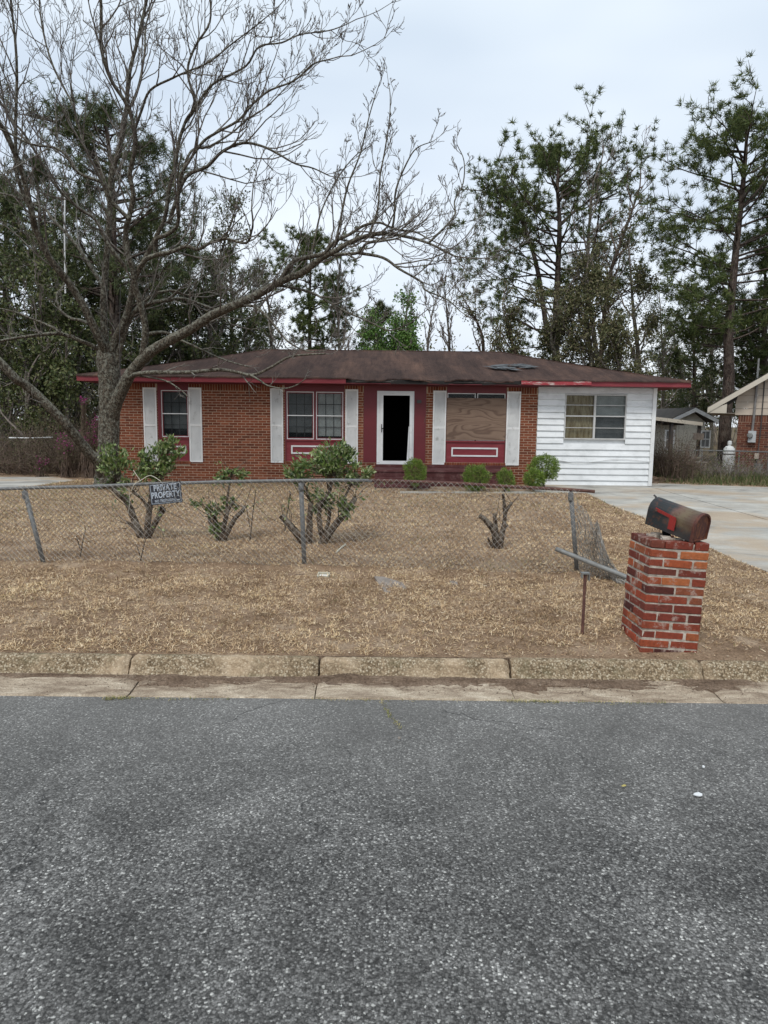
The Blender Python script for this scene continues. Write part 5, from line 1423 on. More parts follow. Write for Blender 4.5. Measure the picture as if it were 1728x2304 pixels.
# ---------------- pines
def tuft_mesh(cent, dirs, K, Lr, Wd, rng):
    """needle tufts: K thin triangles fanning from each centre"""
    n = len(cent); c = np.repeat(cent, K, 0); d0 = np.repeat(dirs, K, 0)
    d = rng.normal(0, 1, (n * K, 3)); d /= np.linalg.norm(d, axis=1, keepdims=True)
    d = d + d0 * .55; d[:, 2] += .12; d /= np.linalg.norm(d, axis=1, keepdims=True)
    L = rng.uniform(*Lr, n * K)[:, None]
    s = np.cross(d, rng.normal(0, 1, (n * K, 3))); s /= np.linalg.norm(s, axis=1, keepdims=True); s *= Wd / 2
    c = c + rng.normal(0, Lr[1] * .12, c.shape)
    v = np.stack([c - s, c + s, c + d * L], 1).reshape(-1, 3)
    return v, np.arange(n * K)[:, None] * 3 + np.array([[0, 1, 2]])
def pine(pxs, Y, r, z0f, Lb, label, seed, mat='needles', nb=46, K=22, tl=(.20, .36), group='tall pines behind the house', wide=1.0, bottom_y=None, profile=None, extra=()):
    rng = np.random.default_rng(seed)
    pts = [P(x, y, Y) for x, y in pxs]; base = Vector((pts[0].x, Y, 0)); o = thing('pine_tree', label, 'pine', base, group)
    if pts[0].z > .3: pts = [Vector((pts[0].x, Y, -.1))] + pts
    sp = smooth_path([p - base for p in pts], 4); H = sp[-1][2]
    tt = Tubes(); rad = r * (1 - .82 * (np.clip(sp[:, 2], 0, None) / H) ** 1.1); rad[0] *= 1.3
    tt.add(sp, rad, 9, .05); tt.build('trunk', M['pine_bark'], o)
    bt = Tubes(); tips = []; cent = []; dirs = []
    def rad_at(f): return r * (1 - .82 * f ** 1.1)
    if mat == 'needles_dark': K = 17
    for k in range(nb):
        f = z0f + (1 - z0f) * ((k + rng.uniform(0, 1)) / nb) ** .9
        f = min(f, .985); z = f * H; i = np.searchsorted(sp[:, 2], z); i = min(max(i, 1), len(sp) - 1)
        w_ = (z - sp[i - 1][2]) / max(1e-6, sp[i][2] - sp[i - 1][2]); q = sp[i - 1] * (1 - w_) + sp[i] * w_
        g_ = (f - z0f) / (1 - z0f)
        prof = (profile(g_) if profile else (math.sin(math.pi * min(1, .18 + .82 * g_)) ** .7 * .95 + .12))
        L = Lb * prof * rng.uniform(.5, 1.15) * (1 if g_ < .8 else 1.0 - .9 * (g_ - .8) / .2)
        az = rng.uniform(0, 2 * math.pi); el = rng.uniform(-.1, .35) + .30 * g_
        d = np.array([math.cos(az) * math.cos(el) * wide, math.sin(az) * math.cos(el), math.sin(el)])
        ns = 6; p = q; path = [p]
        for s_ in range(ns):
            d = unit(d + rng.normal(0, .13, 3) + np.array([0, 0, .045])); p = p + d * L / ns; path.append(p)
            if s_ >= 2:
                for _ in range(2 if L > 1.5 else 1):
                    sd_ = unit(d * .55 + unit(np.cross(d, rng.normal(0, 1, 3))) * .8 + np.array([0, 0, .25]))
                    l2 = L * rng.uniform(.16, .34); e2 = p + sd_ * l2
                    bt.add([p, (p + e2) / 2 + rng.normal(0, .04, 3), e2], [.018, .014, .008], 3)
                    m_ = 3 if l2 > .5 else 2
                    for u_ in np.linspace(.5, 1, m_): cent.append(p + sd_ * l2 * u_ + rng.normal(0, .10, 3)); dirs.append(sd_)
                    if rng.uniform() < .7: cent.append(e2 + rng.normal(0, .22, 3)); dirs.append(sd_)
        cent.append(p); dirs.append(d)
        bt.add(path, np.linspace(min(.055, rad_at(f) * .6), .012, ns + 1), 4)
    for (ex) in extra:
        spx = smooth_path([P(x, y, Y) - base for x, y in ex], 3); bt.add(spx, np.linspace(r * .5, .03, len(spx)), 6)
        for p_ in spx[len(spx) // 3:]:
            for _ in range(7):
                d = unit(rng.normal(0, 1, 3) + np.array([0, 0, .4])); l_ = rng.uniform(.6, 1.8) * Lb / 4
                e2 = p_ + d * l_; bt.add([p_, (p_ + e2) / 2 + rng.normal(0, .1, 3), e2], [.03, .02, .01], 3)
                for u_ in (.6, .8, 1): cent.append(p_ + d * l_ * u_ + rng.normal(0, .15, 3)); dirs.append(d)
    bt.build('branches', M['pine_bark'], o)
    v, f_ = tuft_mesh(np.array(cent), np.array(dirs), K, tl, .034 * Y / 35, rng)
    link('crown', mesh_np('crown', v, f_, M[mat]), o)
    return o
G_P = 'tall pines behind the house'
pine([(1250, 1045), (1250, 805), (1254, 639), (1259, 507), (1254, 420), (1260, 335)], 40, .30, .36, 4.6, 'tall pine with forked trunk rising behind the right half of the roof', 21, nb=64, K=24,
     profile=lambda g: (.45 + .95 * math.sin(math.pi * min(1, g * 1.05 + .12)) if g < .75 else .95 - 1.7 * (g - .75)), extra=[[(1235, 780), (1212, 620), (1190, 540), (1160, 470), (1110, 440), (1085, 430)], [(1255, 760), (1300, 660), (1335, 560), (1352, 450)]])
pine([(1627, 1060), (1632, 950), (1640, 850), (1640, 727), (1662, 507), (1671, 420), (1678, 340), (1682, 262)], 33.5, .30, .34, 4.0, 'tallest pine with reddish trunk at the right edge of the grey cottage', 122, nb=74, K=24,
     profile=lambda g: (.75 + .35 * math.sin(math.pi * g) if g < .7 else 1.0 - 1.9 * (g - .7)))
pine([(1722, 1050), (1720, 815), (1721, 640), (1724, 580)], 37, .24, .12, 3.4, 'darker pine behind the tan gable at the right edge', 23, 'needles_dark', nb=60, K=22)
pine([(697, 1030), (697, 786), (697, 667), (699, 613), (698, 545)], 46, .20, .40, 3.9, 'umbrella shaped pine behind the middle of the roof', 24, nb=40, K=24, profile=lambda g: .55 + .6 * g if g < .8 else 1.05 - 2.6 * (g - .8))
pine([(858, 1030), (860, 860), (858, 740), (856, 680)], 48, .18, .18, 2.1, 'short dark pine above the ridge between umbrella pine and green bush', 25, 'needles_dark', nb=44, K=22)
pine([(262, 1060), (258, 780), (254, 520), (252, 400), (232, 235)], 31, .30, .40, 3.7, 'tall pine seen straight through the big bare crown', 26, 'needles_dark', nb=66, K=24, profile=lambda g: (1.0 if g < .6 else 1.0 - 1.9 * (g - .6)), extra=[[(240, 420), (200, 330), (150, 285), (80, 262)]])
pine([(100, 1050), (98, 780), (92, 560), (88, 460), (80, 360)], 34, .26, .18, 3.4, 'dense pine left of the tall trunk, crown lower than its neighbour', 27, 'needles_dark', nb=62, K=24)
pine([(12, 1050), (10, 780), (14, 560), (5, 400)], 36, .24, .10, 3.4, 'dense pine at the left edge of the photograph', 28, 'needles_dark', nb=60, K=24)
pine([(352, 1040), (350, 780), (345, 580), (335, 480)], 37, .24, .16, 3.3, 'dark pine just right of the tall trunk, crown topping the bare fork', 29, 'needles_dark', nb=60, K=24)
pine([(430, 1040), (428, 780), (425, 640), (422, 560)], 38, .22, .16, 3.0, 'dark pine above the left hip of the roof', 30, 'needles_dark', nb=50, K=24)
pine([(522, 1040), (522, 800), (520, 640), (515, 560)], 42, .20, .16, 2.6, 'rightmost pine of the dark group left of the umbrella pine', 31, 'needles_dark', nb=46, K=22)
pine([(175, 1050), (176, 800), (172, 640), (168, 540)], 33, .20, .10, 3.0, 'lower pine between the two left trunks behind the azaleas', 32, 'needles_dark', nb=50, K=24)
pine([(-90, 1050), (-85, 700), (-80, 420)], 34, .24, .12, 3.4, 'pine just beyond the left edge of the frame', 33, 'needles_dark', nb=44, K=20)
pine([(1560, 1040), (1562, 860), (1560, 720), (1556, 640)], 51, .18, .16, 2.8, 'thin pine behind the grey cottage left of the reddish trunk', 34, 'needles_dark', nb=44, K=20)
pine([(1790, 1050), (1795, 700), (1800, 420)], 36, .24, .2, 3.6, 'pine just beyond the right edge of the frame', 35, 'needles', nb=44, K=20)

# ---------------- bare and half bare trees
def bare_tree(pxs, Y, r, label, seed, group=None, leaves=0, lmat='olive', L=2.4, nlev=4, space=.7, f0=.3, up=.16, mat='grey_twig', minr=.012, lsz=(.06, .12), kids=(2, 5), spread=.8):
    rng = np.random.default_rng(seed); pts = [P(x, y, Y) for x, y in pxs]; base = Vector((pts[0].x, Y, 0))
    if pts[0].z > .3: pts = [Vector((pts[0].x, Y, -.1))] + pts
    o = thing('bare_tree' if not leaves else 'leafy_tree', label, 'tree', base, group)
    sp = smooth_path([p - base for p in pts], 4); rad = np.linspace(r, max(.02, r * .25), len(sp))
    tt = Tubes(); tt.add(sp, rad, 7, .05); tt.build('trunk', M['bark' if mat == 'grey_twig' else 'pine_bark'], o)
    cr = Tubes(); g_ = Grower(rng, minr=minr, up=up, wander=.28, spread=spread, nlev=nlev, space=space, lenf=.58, kids=kids, seg=4, out=cr)
    g_.along(sp, rad, L, .05, 1, f0); g_.branch(sp[-1], unit(sp[-1] - sp[-3]), L * .8, rad[-1], 1)
    cr.build('branches', M[mat], o)
    if leaves:
        tp_ = np.array([t_[0] for t_ in g_.tips]); idx = rng.integers(0, len(tp_), leaves)
        c_ = tp_[idx] + rng.normal(0, .16, (leaves, 3))
        v, q = leaf_quads(c_, rng.uniform(*lsz, leaves) * 1.3, rng.uniform(*lsz, leaves) * .8, rng, 0)
        link('crown', mesh_np('crown', v, q, M[lmat]), o)
    return o
bare_tree([(1350, 1040), (1345, 830), (1322, 640), (1325, 520), (1335, 410)], 37, .16, 'bare tree with pale twigs between the two tallest right pines', 41, L=3.2, space=.55, f0=.45)
bare_tree([(1350, 830), (1368, 640), (1392, 560), (1420, 480), (1440, 420)], 38, .15, 'dark bare tree leaning right between the two tallest right pines', 42, L=2.8, space=.5, f0=.3, mat='brown_twig')
bare_tree([(1440, 1030), (1438, 830), (1425, 700), (1418, 600)], 36, .16, 'ivy hung tree with olive leaves above the white wing', 43, leaves=5200, L=2.6, f0=.2, nlev=3)
bare_tree([(1255, 1030), (1255, 830), (1240, 760), (1262, 690)], 35, .18, 'bushy olive leaved tree just above the patched roof', 44, leaves=9000, L=2.8, f0=.3, nlev=4, space=.5)
bare_tree([(1330, 1030), (1332, 830), (1320, 720), (1325, 640)], 34, .17, 'ivy covered trunk with olive leaves right of the bushy olive tree', 45, leaves=8000, L=2.3, f0=.3, nlev=4, space=.5)
bare_tree([(1392, 1030), (1392, 830), (1385, 760)], 33, .15, 'low leafy tree peeping over the right hip of the roof', 46, leaves=6000, L=2.2, f0=.3, nlev=3, space=.4)
bare_tree([(1155, 1030), (1160, 830), (1150, 760), (1140, 725)], 36, .14, 'brown vine tangled tree right of the bright green bush', 47, leaves=4200, L=2.4, f0=.3, nlev=4, space=.4, mat='brown_twig')
bare_tree([(1085, 1030), (1088, 800), (1080, 740), (1060, 700)], 37, .12, 'thin brown bare tree leaning left over the ridge', 48, L=2.2, f0=.3, nlev=4, space=.4, mat='brown_twig', leaves=1200)
bare_tree([(1010, 1030), (1012, 800), (1005, 700), (1000, 640)], 44, .10, 'slender pale bare tree over the middle of the ridge', 49, L=2.0, f0=.3, nlev=4, space=.35, spread=.6, up=.25, minr=.010)
bare_tree([(965, 1030), (962, 800), (970, 720), (978, 680)], 42, .09, 'short bare sapling right of the bright green bush top', 50, L=1.6, f0=.3, nlev=4, space=.35, spread=.6, up=.25, minr=.010)
bare_tree([(762, 1030), (764, 820), (760, 660), (770, 560)], 44, .12, 'slim bare tree between the umbrella pine and the short dark pine', 51, L=2.2, f0=.3, nlev=4, space=.4, spread=.6, up=.22, minr=.010)
bare_tree([(905, 1030), (905, 800), (915, 700), (925, 640)], 47, .10, 'pale bare tree rising from behind the short dark pine', 52, L=2.2, f0=.3, nlev=4, space=.4, spread=.6, up=.22, minr=.010)
bare_tree([(610, 1030), (612, 820), (606, 700), (590, 620)], 41, .13, 'grey bare tree left of the umbrella pine trunk', 53, L=2.4, f0=.3, nlev=4, space=.4, leaves=1800, lmat='evergreen')
bare_tree([(470, 1030), (470, 820), (480, 640), (500, 560), (530, 470)], 36, .12, 'bare tree with tiny leaves behind the left hip of the roof', 54, L=2.4, f0=.35, nlev=4, space=.4, leaves=2600, lmat='evergreen')
for (x, yt, Yd, sd_, lab) in [(1490, 700, 50, 55, 'dark leafy tree behind the carport'), (1600, 740, 49, 56, 'dark leafy tree right behind the grey gable'), (1530, 790, 55, 57, 'thin leaved tree behind the left slope of the grey cottage roof'), (1690, 760, 39, 58, 'dark leafy tree behind the tan gable roof')]:
    bare_tree([(x, 1030), (x + 2, 850), (x - 4, yt)], Yd, .14, lab, sd_, leaves=4500, lmat='evergreen', L=2.6, f0=.25, nlev=3, space=.4)
# bright green bushes over the ridge
for (x, yt, sd_, n_, L_, lab) in [(842, 760, 61, 5200, 1.5, 'green bush peeping over the ridge, left one of two'), (915, 738, 62, 6500, 1.7, 'brighter green bush peeping over the ridge, right one of two')]:
    bare_tree([(x, 1030), (x, 850), (x, yt + 8)], 33, .10, lab, sd_, leaves=n_, lmat='bright', L=L_, f0=.4, nlev=3, space=.25, kids=(3, 6))
# dense evergreen trees forming the dark wall at left
ev = [(20, 640, 30, 71), (95, 700, 27, 72), (170, 760, 28, 73), (250, 700, 33, 74), (330, 720, 34, 75), (410, 700, 35, 76), (485, 720, 36, 77), (555, 770, 38, 78), (-60, 660, 28, 79), (60, 820, 26, 80), (150, 850, 26, 81), (300, 800, 32, 82), (230, 850, 29, 83)]
nm_ = ['at the left edge behind the leaning trunk', 'behind the upper part of the leaning trunk', 'left of the upright trunk', 'directly behind the fork of the bare tree', 'above the left end of the eave', 'above the left slope of the roof', 'over the left hip, beside the bare tree with tiny leaves', 'right of the others, low above the ridge end', 'beyond the left edge of the frame', 'low in front of the others by the brush pile', 'low behind the azaleas', 'low behind the left eave corner', 'low between the trunk and the eave corner']
for (x, yt, Yd, sd_), nn_ in zip(ev, nm_):
    bare_tree([(x, 1040), (x + 3, 860 if yt < 830 else 930), (x - 3, yt)], Yd, .15, 'dark evergreen tree ' + nn_, sd_, 'dark evergreens behind the house', leaves=(4200 if yt < 800 else 2400), lmat='evergreen', L=2.9 if yt < 800 else 2.0, f0=.12, nlev=4, space=.36, lsz=(.07, .13), kids=(2, 5))
# ================================================================== shrubs in the yard
def shrub(name, label, cat, base_px, stems, clusters, lmat, nleaf, Lr, Wr, seed, wood='shrub_wood', group=None, twigs=0, dY=0.0, wood_name='trunk'):
    """stems: picture polylines with radii; clusters: (px, py, radius_px, weight)"""
    rng = np.random.default_rng(seed); b = G(*base_px); Y = b.y + dY; o = thing(name, label, cat, b, group)
    pxm = Y / FPX; T_ = Tubes(); anchors = []
    for pxs, r0, r1 in stems:
        pts = [P(x, y, Y + (rng.uniform(-.12, .12) * (i / len(pxs)))) - b for i, (x, y) in enumerate(pxs)]
        sp = smooth_path(pts, 4); T_.add(sp, np.linspace(r0, r1, len(sp)) * pxm, 7, .09); anchors += [sp[-1], sp[len(sp) // 2]]
    V_, D_ = [], []
    tot = sum(c[3] for c in clusters)
    for (x, y, r_, w_) in clusters:
        c_ = np.array(P(x, y, Y) - b); R_m = r_ * pxm; n = int(nleaf * w_ / tot)
        near = min(anchors, key=lambda a_: np.linalg.norm(a_ - c_))
        nt = max(4, int(w_ * 9))
        tips_ = []
        for k in range(nt):
            e_ = c_ + unit(rng.normal(0, 1, 3)) * R_m * rng.uniform(.3, 1.0) ** .6
            m_ = (near + e_) / 2 + rng.normal(0, .05, 3)
            T_.add(smooth_path([near, m_, e_], 3), np.linspace(.009, .0035, 7), 3); tips_ += [(e_, unit(e_ - m_)), ((e_ + m_) / 2 * .6 + e_ * .4, unit(e_ - m_))]
        idx = rng.integers(0, len(tips_), n)
        t_ = np.array([t[0] for t in tips_])[idx]; d_ = np.array([t[1] for t in tips_])[idx]
        V_.append(t_ + rng.normal(0, R_m * .17, (n, 3))); D_.append(d_)
    for k in range(twigs):
        a_ = anchors[rng.integers(len(anchors))]; d = unit(rng.normal(0, 1, 3) * [1, .6, .6] + [0, 0, .9]); l_ = rng.uniform(.2, .7)
        T_.add(smooth_path([a_, a_ + d * l_ * .5 + rng.normal(0, .05, 3), a_ + d * l_], 3), np.linspace(.006, .0025, 7), 3)
        if rng.uniform() < .5: V_.append(a_ + d * l_ * rng.uniform(.5, 1, (6, 1)) + rng.normal(0, .03, (6, 3))); D_.append(np.tile(d, (6, 1)))
    T_.build(wood_name, M[wood], o)
    if V_ and nleaf:
        V_ = np.vstack(V_); D_ = np.vstack(D_)
        v, q = leaf_quads(V_, rng.uniform(*Lr, len(V_)), rng.uniform(*Wr, len(V_)), rng, 0, dirs=D_ * .8)
        link('foliage', mesh_np('foliage', v, q, M[lmat]), o)
    return o
shrub('pruned_shrub', 'hard pruned shrub with leafy top behind the private property sign', 'shrub', (322, 1217),
      [([(322, 1219), (310, 1190), (298, 1160), (286, 1130), (268, 1112), (255, 1100)], 9, 6), ([(328, 1217), (332, 1180), (337, 1140), (342, 1110), (350, 1080)], 8, 5), ([(330, 1215), (345, 1185), (358, 1160), (368, 1146)], 7, 6),
       ([(312, 1195), (296, 1182), (285, 1174)], 5, 4), ([(335, 1150), (322, 1125), (300, 1108)], 4, 3), ([(368, 1150), (360, 1143)], 6, 7)],
      [(262, 1028, 34, 2.2), (240, 1060, 22, .8), (372, 1020, 30, 2.0), (352, 1052, 36, 2.4), (395, 1010, 24, 1.2), (330, 1020, 14, .4), (285, 1100, 24, .5), (300, 1060, 28, .6)],
      'camellia', 2500, (.05, .09), (.022, .04), 101, twigs=26)
shrub('pruned_shrub', 'small pruned shrub with upright stubs between sign and middle post', 'shrub', (497, 1218),
      [([(497, 1221), (490, 1200), (484, 1175), (482, 1155)], 8, 5), ([(500, 1219), (515, 1190), (530, 1165), (545, 1150), (550, 1140)], 7, 4), ([(497, 1210), (505, 1180), (512, 1150), (525, 1130)], 6, 4), ([(495, 1205), (475, 1180), (470, 1160)], 5, 3.5), ([(505, 1190), (512, 1120), (518, 1080), (520, 1062)], 3, 1.5)],
      [(505, 1068, 22, 1.0), (540, 1070, 18, .9), (488, 1192, 14, 1.0), (480, 1150, 18, .7), (520, 1130, 24, .6), (445, 1130, 14, .35)],
      'camellia', 820, (.05, .085), (.02, .038), 102, twigs=24)
shrub('pruned_shrub', 'largest pruned shrub with broad leafy top behind the middle post', 'shrub', (710, 1226),
      [([(690, 1230), (672, 1205), (655, 1185), (640, 1168), (633, 1160)], 9, 7), ([(693, 1228), (696, 1195), (697, 1165), (700, 1130)], 9, 6), ([(722, 1228), (740, 1200), (760, 1175), (780, 1150), (800, 1120)], 10, 6), ([(728, 1215), (720, 1185), (718, 1155), (722, 1125)], 7, 5), ([(730, 1205), (740, 1170), (742, 1145)], 5, 4), ([(770, 1165), (772, 1130), (790, 1090)], 4, 2.5), ([(700, 1150), (740, 1110), (745, 1070)], 5, 3)],
      [(760, 1035, 38, 3.6), (700, 1050, 34, 2.4), (660, 1066, 22, 1.2), (800, 1060, 28, 1.6), (725, 1024, 24, 1.2), (830, 1066, 14, .5), (740, 1062, 36, 1.2), (768, 1018, 24, 1.6), (720, 1130, 26, .9), (780, 1140, 22, .8), (745, 1110, 34, .7)],
      'camellia', 3300, (.05, .10), (.022, .042), 103, twigs=40)
shrub('shrub_stump', 'bare cut back shrub stump with stubby arms on the lawn', 'stump', (1118, 1236),
      [([(1118, 1240), (1116, 1215), (1112, 1195), (1100, 1178), (1088, 1166), (1080, 1162)], 10, 5), ([(1122, 1238), (1128, 1205), (1134, 1180), (1136, 1150), (1132, 1112)], 8, 3), ([(1118, 1205), (1114, 1175), (1112, 1155)], 5, 4.5), ([(1130, 1190), (1142, 1180)], 5, 4), ([(1135, 1155), (1146, 1138), (1152, 1132)], 4, 3), ([(1110, 1236), (1103, 1222), (1098, 1210)], 3, 2)],
      [], 'camellia', 0, (.05, .08), (.02, .03), 104, twigs=9)
for (x, y, h_, sd_, lab) in [(562, 1222, 120, 105, 'thin leafless sprout growing at the fence right of the small pruned shrub'), (315, 1268, 60, 106, 'thin dark sprout growing at the foot of the fence below the sign'), (640, 1200, 90, 107, 'slender leafy sprout left of the middle fence post'), (180, 1255, 70, 108, 'thin sprout at the fence right of the leaning left post')]:
    shrub('sprout', lab, 'sprout', (x, y), [([(x, y), (x + 6, y - h_ * .5), (x + 14, y - h_)], 1.6, .8), ([(x, y - h_ * .3), (x - 8, y - h_ * .7)], 1.2, .7)], [(x + 12, y - h_ * .85, 10, .3)] if sd_ == 107 else [], 'camellia', 30 if sd_ == 107 else 0, (.04, .07), (.02, .03), sd_, wood_name='stem')
lp2 = [FP(x, y, -.04) for x, y in [(312, 1082), (300, 1068), (322, 1084), (340, 1074), (352, 1086)]]
vn = MB(); vn.tube(smooth_path([FP(296, 1104, -.05), FP(302, 1090, -.06), FP(318, 1080, -.05), FP(333, 1071, -.03), FP(345, 1072, -.03), FP(362, 1083, -.04)], 5), .0045, 5)
vn.tube(smooth_path([FP(317, 1083, -.05), FP(308, 1070, -.05), FP(300, 1058, -.04)], 4), .004, 5); vn.tube(smooth_path([FP(290, 1100, -.04), FP(292, 1130, -.03), FP(288, 1155, -.02)], 4), .0035, 5)
tag(vn.build('pale_vine', M['pale']), 'pale dry vine curling over the fence rail left of the sign', 'vine')

def boxwood(px, py, r_px, seed, label, Y, hscale=1.0):
    rng = np.random.default_rng(seed); pxm = Y / FPX; c_ = P(px, py, Y); R_m = r_px * pxm; b = Vector((c_.x, Y, 0))
    R_m *= .95; o = thing('boxwood', label, 'shrub', b, 'clipped round shrubs along the front of the house')
    T_ = Tubes(); cz = c_.z
    for k in range(16):
        d = unit(rng.normal(0, 1, 3) + [0, 0, .3]); T_.add([(rng.normal(0, .02), rng.normal(0, .02), 0), (0, 0, cz * .4), np.array([0, 0, cz]) + d * R_m * .85], [.018, .012, .004], 4)
    T_.build('stems', M['shrub_wood'], o)
    n = int(9000 * (R_m / .35) ** 2)
    d = rng.normal(0, 1, (n, 3)); d /= np.linalg.norm(d, axis=1, keepdims=True)
    lum = 1 + .17 * np.sin(d[:, 0] * 6 + seed) * np.sin(d[:, 2] * 5 + seed * 2) + .10 * np.sin(d[:, 0] * 13 + d[:, 2] * 11 + seed) * np.sin(d[:, 1] * 9 + d[:, 2] * 12) + .05 * np.sin(d[:, 0] * 29 + d[:, 2] * 23)
    hole = np.sin(d[:, 0] * 11 + seed * 3) * np.sin(d[:, 2] * 12 + seed) * np.sin(d[:, 1] * 10 + 1)
    rad = R_m * lum * rng.uniform(.5, 1.06, n) ** .5 * np.where(hole > .35, .78, 1.0)
    p = d * rad[:, None] * [1, 1, hscale] + [0, 0, cz]; p = p[p[:, 2] > .02]; d = d[:len(p)] * 0 + (p - [0, 0, cz]) / R_m
    v, q = leaf_quads(p, rng.uniform(.018, .045, len(p)), rng.uniform(.010, .022, len(p)), rng, 0, dirs=d)
    link('foliage', mesh_np('foliage', v, q, M['boxwood']), o)
boxwood(934, 1062, 27, 111, 'round clipped shrub in front of the steps, the one below the door', 19.2, 1.15)
boxwood(1071, 1075, 30, 112, 'widest of the two middle round clipped shrubs, below the boarded window', 19.1, 1.0)
boxwood(1138, 1078, 21, 113, 'smallest round clipped shrub, right beside the one below the boarded window', 19.1, 1.1)
boxwood(1224, 1052, 34, 114, 'large clipped shrub at the corner where brick meets white siding', 20.2, .85)
boxwood(1202, 1076, 25, 115, 'round clipped shrub in front of the large one at the siding corner', 19.2, .92)

# azaleas, undergrowth and brush pile at left
def thicket(name, x0, x1, y0, y1, h, n, seed, mats, leaves, lmat, lsz=(.03, .07), kind='stuff', hv=.5, rr=.008, lean=.5):
    rng = np.random.default_rng(seed); T_ = Tubes(); tips_ = []
    for k in range(n):
        b = np.array([rng.uniform(x0, x1), rng.uniform(y0, y1), -.05]); hh = h * rng.uniform(1 - hv, 1.0)
        d = np.array([rng.normal(0, lean), rng.normal(0, lean), 1.0]); p2 = b + d * hh * .5; p3 = p2 + (d + rng.normal(0, .45, 3)) * hh * .5
        T_.add([b, p2, p3], [rr, rr * .8, rr * .4], 3); tips_.append(p3); tips_.append((p2 + p3) / 2)
        for _ in range(3):
            e_ = p2 + rng.normal(0, .28, 3) * hh * .8 + [0, 0, .15 * hh]; T_.add([p2, (p2 + e_) / 2 + rng.normal(0, .03, 3), e_], [rr * .6, rr * .5, rr * .3], 3); tips_.append(e_)
    o = T_.build(name, M[mats]); tag(o, kind=kind)
    if leaves:
        t_ = np.array(tips_)[rng.integers(0, len(tips_), leaves)] + rng.normal(0, .10 + .04 * h, (leaves, 3)); t_[:, 2] = np.abs(t_[:, 2])
        v, q = leaf_quads(t_, rng.uniform(*lsz, leaves), rng.uniform(*lsz, leaves) * .55, rng, 0)
        o2 = link(name + '_leaves', mesh_np(name, v, q, M[lmat])); tag(o2, kind=kind)
    return o
gl = lambda x, y: G(x, y)
a0, a1 = G(-60, 1060), G(205, 1060)
thicket('brush_pile', P(-120, 1040, 23).x, P(140, 1040, 23).x, 22.6, 26, 1.0, 620, 121, 'brown_twig', 5200, 'azalea', (.03, .08), lean=1.3, rr=.010)
thicket('undergrowth', P(60, 1040, 24).x, P(226, 1040, 24).x, 22.8, 26.5, 1.9, 340, 122, 'brown_twig', 9000, 'azalea', (.03, .07))
thicket('back_undergrowth', -24, -8.7, 27, 34, 2.4, 620, 123, 'grey_twig', 17000, 'evergreen', (.06, .13), rr=.014)
thicket('far_thicket', -60, 62, 62, 74, 7.5, 900, 124, 'grey_twig', 60000, 'olive', (.20, .42), rr=.04, lean=.25)
thicket('rear_thicket', -9, 10, 34, 40, 3.6, 420, 125, 'grey_twig', 14000, 'olive', (.07, .15), rr=.014)
azs = [(210, 978, 20, 'azalea with the densest magenta blooms beside the upright trunk', 131, 3), (147, 998, 18, 'azalea with magenta blooms behind the middle of the leaning trunk', 132, 2.4), (90, 1038, 12, 'low azalea with a few magenta blooms near the brush pile', 133, 1.0), (188, 903, 5, 'tall thin azalea with a single pink bloom beneath the eave corner', 134, .5), (222, 948, 10, 'azalea branch with magenta blooms high against the upright trunk', 135, 1.2)]
for (x, y, r_, lab, sd_, w_) in azs:
    rng = np.random.default_rng(sd_); Y = 22.3; b = Vector((P(x, y, Y).x, Y, 0)); o = thing('azalea', lab, 'azalea', b, 'azaleas blooming by the left end of the house')
    c_ = np.array(P(x, y, Y) - b); T_ = Tubes(); n_ = int(30 * w_) + 8; tp_ = []
    for k in range(n_):
        e_ = c_ + rng.normal(0, r_ * Y / FPX * .6, 3); T_.add([(rng.normal(0, .1), rng.normal(0, .1), 0), e_ * .5 + rng.normal(0, .06, 3), e_], [.01, .008, .004], 3); tp_.append(e_)
    T_.build('stems', M['brown_twig'], o); tp_ = np.array(tp_)
    nf = int(55 * w_) + 14; p = tp_[rng.integers(0, max(2, len(tp_) // 2), nf)] + rng.normal(0, .055, (nf, 3))
    v, q = leaf_quads(p, rng.uniform(.03, .055, nf), rng.uniform(.03, .05, nf), rng, 0); link('blossom', mesh_np('blossom', v, q, M['flower']), o)
    nf = int(420 * w_) + 60; p = tp_[rng.integers(0, len(tp_), nf)] * rng.uniform(.5, 1.02, (nf, 1)) + rng.normal(0, .10, (nf, 3))
    v, q = leaf_quads(p, rng.uniform(.03, .06, nf), rng.uniform(.015, .025, nf), rng, 0); link('foliage', mesh_np('foliage', v, q, M['azalea']), o)
# pale fence rail behind the brush pile
o = MB().tube([P(20, 985, 24), P(75, 985.5, 24), P(119, 984, 24)], .02, 6).build('fence_rail', M['white']); tag(o, 'short pale rail behind the brush pile', 'rail')

# ================================================================== behind the driveway at right
rw = np.random.default_rng(140)
n = 26000; X = rw.uniform(P(1466, 1085, 22).x, 19, n); Y = rw.uniform(0, 1, n) ** 1.3 * 9 + 21.2
lim = G(1470, 1088).y + (X - G(1470, 1088).x) * (G(1728, 1097).y - G(1470, 1088).y) / (G(1728, 1097).x - G(1470, 1088).x)
k_ = Y > lim + .05; X, Y = X[k_], Y[k_]; pts = np.stack([X, Y, np.zeros(len(X)) - .02], -1)
tall = .16 + .20 * np.clip((Y - lim[k_]) / 1.5, 0, 1)
v, q, t = tri_blades(pts, rw.uniform(.5, 1.4, len(X)) * tall, rw.uniform(.010, .022, len(X)), rw.uniform(.7, 1.5, len(X)), rw, .25)
tag(link('tall_weeds', mesh_np('tall_weeds', v, [q, t], M['weeds'])), kind='stuff')
thicket('dead_weeds', P(1480, 1050, 23.5).x, P(1545, 1050, 23.5).x, 22.6, 24.6, 1.55, 230, 141, 'brown_twig', 2600, 'azalea', (.03, .06), rr=.008, lean=.22)
